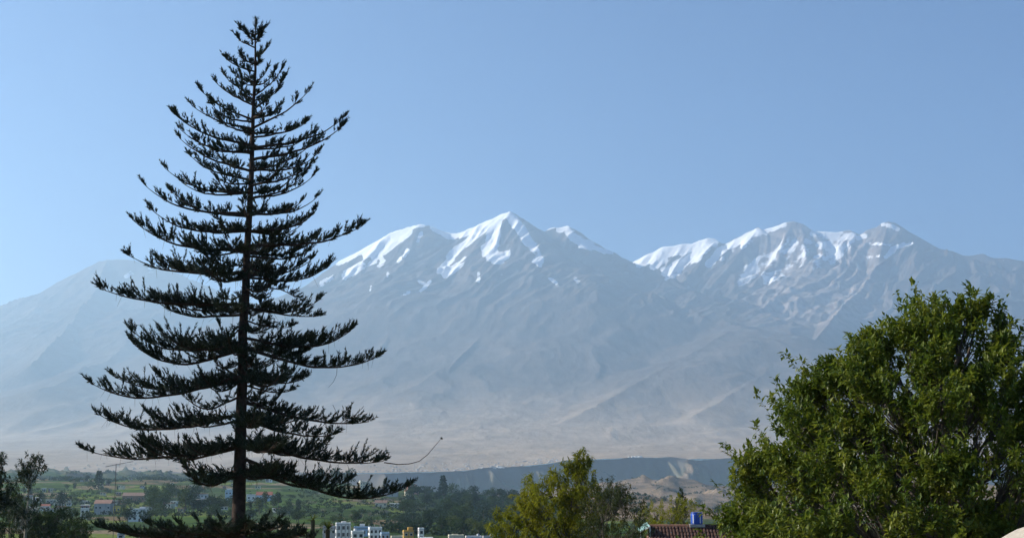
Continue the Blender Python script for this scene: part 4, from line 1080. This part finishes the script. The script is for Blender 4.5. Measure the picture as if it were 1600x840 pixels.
B('long cream house with a raised roof room at the foot of the dark wood', (700, 834, 724, 852), 'cream', 620, 2, 4, .12, extras=(('room', -.05, .4, 3, 'cream'),), name='long_house')
B('low white house right of the long cream house', (727, 836, 752, 852), 'white', 625, 2, 4, .1, extras=(('tank', .3, 'metal'),))
B('grey house with a round roof tank before the yellow green tree', (754, 836, 778, 852), 'grey', 610, 2, 4, .1, extras=(('tank', .05, 'metal'),))
# the left side round the antenna
B('low ochre building with dark openings in the far left fields', (82, 779, 106, 786), 'cream', None, 1, 4, .05, 'slab', 'brown')
B('grey flat roofed hall below the low ochre building', (76, 794, 106, 802), 'grey', None, 1, 5, .05, 'slab', 'greyroof', name='hall')
B('white house with blue shadows right of the dense dark tree', (124, 795, 137, 810), 'white', None, 2, 2, .25)
B('long brown roofed house behind the antenna mast', (190, 774, 226, 783), 'brown', None, 1, 6, .05, 'gable', 'brown')
B('white sprawling house right of the antenna foot', (197, 796, 226, 814), 'white', None, 2, 4, .2, extras=(('room', .25, .3, 4, 'white'), ('tank', -.3, 'metal')), name='sprawling_house')
B('small yellow house just right of the antenna foot', (176, 792, 187, 799), 'yellow', None, 1, 2, .1)
B('mauve grey house with a wide roof left of the antenna foot', (146, 786, 172, 800), 'grey', None, 1, 4, .05, 'gable', 'brick')
B('slim white tower right at the foot of the antenna mast', (170, 784, 176, 795), 'white', None, 2, 1, .1, name='slim_tower')
B('white tower house seen under the lowest pine branch', (181, 831, 191, 846), 'white', 420, 2, 1, .2, name='tower_house')
B('cream house seen under the lowest pine branch, right of the white tower', (215, 831, 233, 846), 'cream', 430, 1, 3, .2)
B('white house with a red roof far left behind the eucalyptus', (62, 790, 76, 797), 'white', None, 1, 2, .1, 'gable', 'redroof')
B('pale house at the foot of the eucalyptus on the left', (22, 812, 42, 826), 'cream', None, 1, 2, .15)
for lb, bx_, mt in (('tiny white house in the far left fields, leftmost of three', (65, 762, 71, 767), 'white'), ('tiny cream house in the far left fields, middle of three', (76, 763, 82, 767), 'cream'), ('tiny white house in the far left fields, rightmost of three', (93, 770, 98, 774), 'white')):
    B(lb, bx_, mt, None, 1, 2, .1, 'slab', 'white', name='tiny_house')
hr = np.random.default_rng(91); FAR = []
for k in range(64):
    px = hr.uniform(0, 440); py = hr.uniform(748, 800); w = hr.uniform(4, 8) * np.interp(py, [748, 770, 800], [.9, 1.2, 1.9])
    mt = ['white', 'cream', 'grey', 'brick'][int(hr.integers(0, 4))]; rm = ['white', 'greyroof', 'brick'][int(hr.integers(0, 3))]
    mk = next(m for q, m in ((60, 'behind the tall eucalyptus'), (120, 'above the low ochre building'), (172, 'left of the antenna mast'), (235, 'right of the antenna mast'), (300, 'above the green grove'), (370, 'left of the pine trunk'), (999, 'right of the pine trunk')) if px <= q)
    FAR.append((px, B('tiny %s house, %s roof, %s %s' % ({'brick': 'brick red'}.get(mt, mt), {'greyroof': 'grey', 'brick': 'red brown'}.get(rm, rm), 'on far ridge' if py < 757 else 'in far fields' if py < 775 else 'in nearer fields', mk), (px, py - w * .5, px + w, py), mt, None, 1, 2, hr.uniform(-.3, .3), 'slab', rm, name='far_house', group='tiny far houses up the valley')))
tell_apart(FAR)
# a town on the desert plain beyond the gorge, too far off to count
def far_town(name, n, x0, x1, d0, d1, seed, label, big=1.0):
    r = np.random.default_rng(seed); mb = MB()
    for _ in range(n):
        px = r.uniform(x0, x1); D = ip(FEAT[-1][1], px) + r.uniform(d0, d1)
        u = (px - 800) / 2225.0
        j = np.argmin(np.abs(mcols - u)); i = np.argmin(np.abs(MD[:, j] - D))
        z = MZ[i, j]
        w = r.uniform(5, 11) * big; h = r.uniform(2, 4.5)
        mb.box((MX[i, j] + r.uniform(-3, 3), MD[i, j], z + h / 2 - 1), (w, w * .8, h + 2), r.uniform(0, 1))
    tag(mb.build(name, M['grey' if big == 1 else 'white']), label, 'town', None, 'stuff')
far_town('distant_town', 230, 560, 880, 20, 900, 3, 'pale specks of a distant town on the plain beyond the gorge')
far_town('plain_settlement', 90, 0, 420, 20, 700, 4, 'pale specks of settlement on the hazy plain at the left')
far_town('white_sheds', 14, 984, 1006, 20, 60, 5, 'row of long white sheds on the gorge rim', 1.6)
far_town('white_works', 10, 770, 784, 20, 60, 6, 'cluster of bright white roofs on the gorge rim', 1.8)

# ------------------------------------------------------------------ the house with the tiled roof, its drum and green awning
RD = 90.0
rp = at(1062, 820, RD); s = RD / 2225.0
house = empty('tiled_house', (rp.x, RD, float(ground_z(rp.x, RD)[0])), 0, 'house with a weathered red tiled roof in front of the round green tree', 'house')
HO = np.array(house.location); hz_ = rp.z - HO[2]           # ridge height
rw, rd, fall = 136 * s, 3.6, 2.1
rcx = 19 * s                                                # the roof runs on behind the big tree
eave = hz_ - fall
MB().box((rcx, .2, (eave - .15) / 2 - .2), (rw - .5, 2 * rd - 1.0, eave - .15 + .4)).build('wall', M['cream'], house)
v = np.array([(-rw/2, -rd, eave), (rw/2, -rd, eave), (rw/2, 0, hz_), (-rw/2, 0, hz_), (rw/2, rd, eave), (-rw/2, rd, eave)]) + np.array([rcx, 0, -.12])
mb = MB(); mb.add(v, [[0, 1, 2, 3], [3, 2, 4, 5], [0, 5, 4, 1]]); mb.add(v, [[0, 3, 5], [1, 4, 2]]); deck = mb.build('roof', M['brick'], house)
tw, tl = .21, .40
th = np.linspace(0, math.pi, 5)
prof = np.c_[np.cos(th) * tw * .52, np.sin(th) * .075]
tv = np.array([(x_, 0, z_) for x_, z_ in prof] + [(x_ * .82, tl * 1.12, z_ * .85 - .02) for x_, z_ in prof])
tm = MB(); tm.add(tv, [[i, i + 1, i + 6, i + 5] for i in range(4)])
nv = len(tv); tm.add(np.r_[tv[:5], tv[:5] - np.array([0, 0, .018])], [[i, i + 5, i + 6, i + 1] for i in range(4)])
tilem = tm.mesh('tile', True); tilem.materials.append(M['tile'])
slope = math.atan2(fall, rd); sl = math.hypot(fall, rd)
big = MB(); cnt = 0
tr_ = np.random.default_rng(8)
V0 = np.concatenate(tm.v); F0 = np.concatenate(tm.f)
for row in range(int(sl / tl)):
    for c_ in range(int(rw / tw)):
        x_ = rcx - rw / 2 + (c_ + .5) * tw
        q = sl - (row + 1) * tl + .02
        loc = (x_ + tr_.normal(0, .008), -rd + q * math.cos(slope), eave + q * math.sin(slope) - .03 + tr_.normal(0, .007))
        rot = (slope + tr_.normal(0, .02), 0, tr_.normal(0, .03))
        if row < 3 and abs(x_ - .3) < 2.4 and cnt < 90:
            o = obj('tile', tilem, None, deck); o.location = loc; o.rotation_euler = rot; cnt += 1
        else:
            R_ = np.array(Matrix.Rotation(rot[2], 3, 'Z') @ Matrix.Rotation(rot[0], 3, 'X'))
            big.add(V0 @ R_.T + np.array(loc), F0)
tb = big.build('roof_tiles', M['tile'], deck, True); tb['kind'] = 'stuff'
rdg = MB()
for k in range(int(rw / .36)):
    x_ = rcx - rw / 2 + k * .36
    rdg.tube([(x_, 0, hz_ - .05), (x_ + .40, 0, hz_ - .05 + tr_.normal(0, .01))], [.13, .115], 8)
rdg.build('ridge_cap', M['tile'], deck, True)
# blue plastic drum with lid and ribs, standing on the ridge on a small plinth
dp = at(1089, 819, RD)
drum = empty('blue_drum', (dp.x, RD + .1, dp.z - .02), 0, 'bright blue plastic water drum on the ridge of the tiled roof', 'drum')
r_ = 9.3 * s; h_ = 18.5 * s
MB().box((0, 0, -.04), (.95, .8, .18)).build('plinth', M['conc'], drum)
zz = np.linspace(0, h_ * .93, 15)
MB().tube(np.c_[zz * 0, zz * 0, zz + .05], r_ * (1 + .035 * np.cos(np.arange(15) * math.pi)) * np.interp(zz, [0, .08, h_ * .85, h_ * .93], [.94, 1, 1, .9]), 20).build('barrel', M['bluep'], drum, True)
MB().tube([(0, 0, h_ * .93 + .05), (0, 0, h_ * .97 + .05), (0, 0, h_ + .05)], [r_ * .92, r_ * .92, r_ * .86], 20).build('lid', M['bluep'], drum, True)
for a in (.2, 1.3, 2.6, 4.0, 5.2):
    MB().box((math.cos(a) * (r_ * 1.02), math.sin(a) * (r_ * 1.02), h_ * .5), (.03, .05, h_ * .7), a).build('strap', M['white'], drum)
# green corrugated awning left of the roof, on a white post
ap = [at(1000, 830, RD - 1), at(1016, 821, RD - 1)]
aw = empty('green_awning', (ap[1].x, RD - 1, HO[2]), 0, 'green corrugated plastic awning on a white post left of the tiled roof', 'awning')
AO = np.array(aw.location)
a0, a1 = np.array(ap[0]) - AO, np.array(ap[1]) - AO
mb = MB(); kx = 17; vv = []
for j in range(2):
    for i in range(kx):
        t = i / (kx - 1); p = a0 * (1 - t) + a1 * t
        vv.append(p + np.array([0, (2.2 if j else 0), (.15 if j else 0) + .02 * math.sin(i * math.pi)]) + np.array([0, 0, .025 * (i % 2)]))
vv = np.array(vv); ff = [[i, i + 1, kx + i + 1, kx + i] for i in range(kx - 1)]
mb.add(vv, ff); mb.add(vv - np.array([0, 0, .012]), [f[::-1] for f in ff]); mb.build('sheet', M['greensheet'], aw)
MB().tube([a0 + np.array([0, -.03, -.04]), a1 + np.array([0, -.03, -.04])], .035, 6).build('edge_beam', M['white'], aw)
MB().box(((a1[0] - .02), 0, a1[2] / 2 - .05), (.07, .07, a1[2] - .08)).build('post', M['white'], aw)
MB().box((a0[0] + .05, 0, a0[2] / 2 - .05), (.07, .07, a0[2] - .08)).build('post', M['white'], aw)

# ------------------------------------------------------------------ the television antenna on its tall mast
ND = 110.0
np_ = at(173, 832, ND); np_.z = float(ground_z(np_.x, ND + .7)[0]) - .1
an = empty('television_antenna', (np_.x, ND + .7, np_.z + .10), 0, 'thin television antenna on a tall dark mast left of the pine', 'antenna')
mh = at(173, 724, ND).z - np_.z - .1
MB().box((0, 0, .03), (.25, .25, .08)).build('foot_plate', M['darkm'], an)
MB().tube([(0, 0, 0), (0, 0, mh * .5), (.01, 0, mh)], [.032, .028, .024], 6).build('mast', M['darkm'], an)
MB().tube([(-.75, -.2, mh - .22), (0, 0, mh - .06), (1.25, .3, mh + .20)], .018, 5).build('boom', M['darkm'], an)
for k, q in enumerate(np.linspace(-.7, 1.2, 9)):
    zc_ = mh - .06 + q * .2; l_ = .52 - .02 * k
    MB().tube([(q - l_ * .35, q * .25 + l_, zc_), (q + l_ * .35, q * .25 - l_, zc_)], .011, 4).build('element', M['darkm'], an)
for k in (-1, 1): MB().tube([(0, 0, mh * .8), (k * 3.0, 2.0, .05)], .004, 3).build('guy_wire', M['darkm'], an)

# ------------------------------------------------------------------ the terrace the picture is taken from, and the boulder at its edge
MB_ = MB().box((0, 3.0, 5.0), (34, 22, 10.4)); tag(MB_.build('terrace', M['conc']), kind='structure')
bp = at(1616, 834, 11.0)
n1_, n2_ = 26, 40
ph, th = np.meshgrid(np.linspace(0, math.pi, n1_), np.linspace(0, 2 * math.pi, n2_, endpoint=False), indexing='ij')
d = np.stack([np.sin(ph) * np.cos(th), np.sin(ph) * np.sin(th), np.cos(ph)], -1)
rr = 1 + .05 * fbm(d[..., 0] * 1.3 + d[..., 2] * 2, d[..., 1] * 1.3 - d[..., 2], 3) + .012 * fbm(d[..., 0] * 7 + 3, d[..., 2] * 7 + d[..., 1] * 5, 3)
top_z = at(1604, 818, 11.0).z
v = d * rr[..., None] * np.array([.50, .50, (top_z - 10.2) * .52])
i = np.arange(n1_ - 1)[:, None] * n2_; j = np.arange(n2_)[None]; k = (j + 1) % n2_
f = np.stack([i + j, i + n2_ + j, i + n2_ + k, i + k], -1).reshape(-1, 4)
me = mesh_np('boulder', v.reshape(-1, 3), f, True)
bo = tag(obj('boulder', me, M['stone']), 'pale beige rounded boulder top in the bottom right corner below the big tree', 'boulder')
bo.location = (bp.x, 11.0, top_z - v[0, 0, 2])
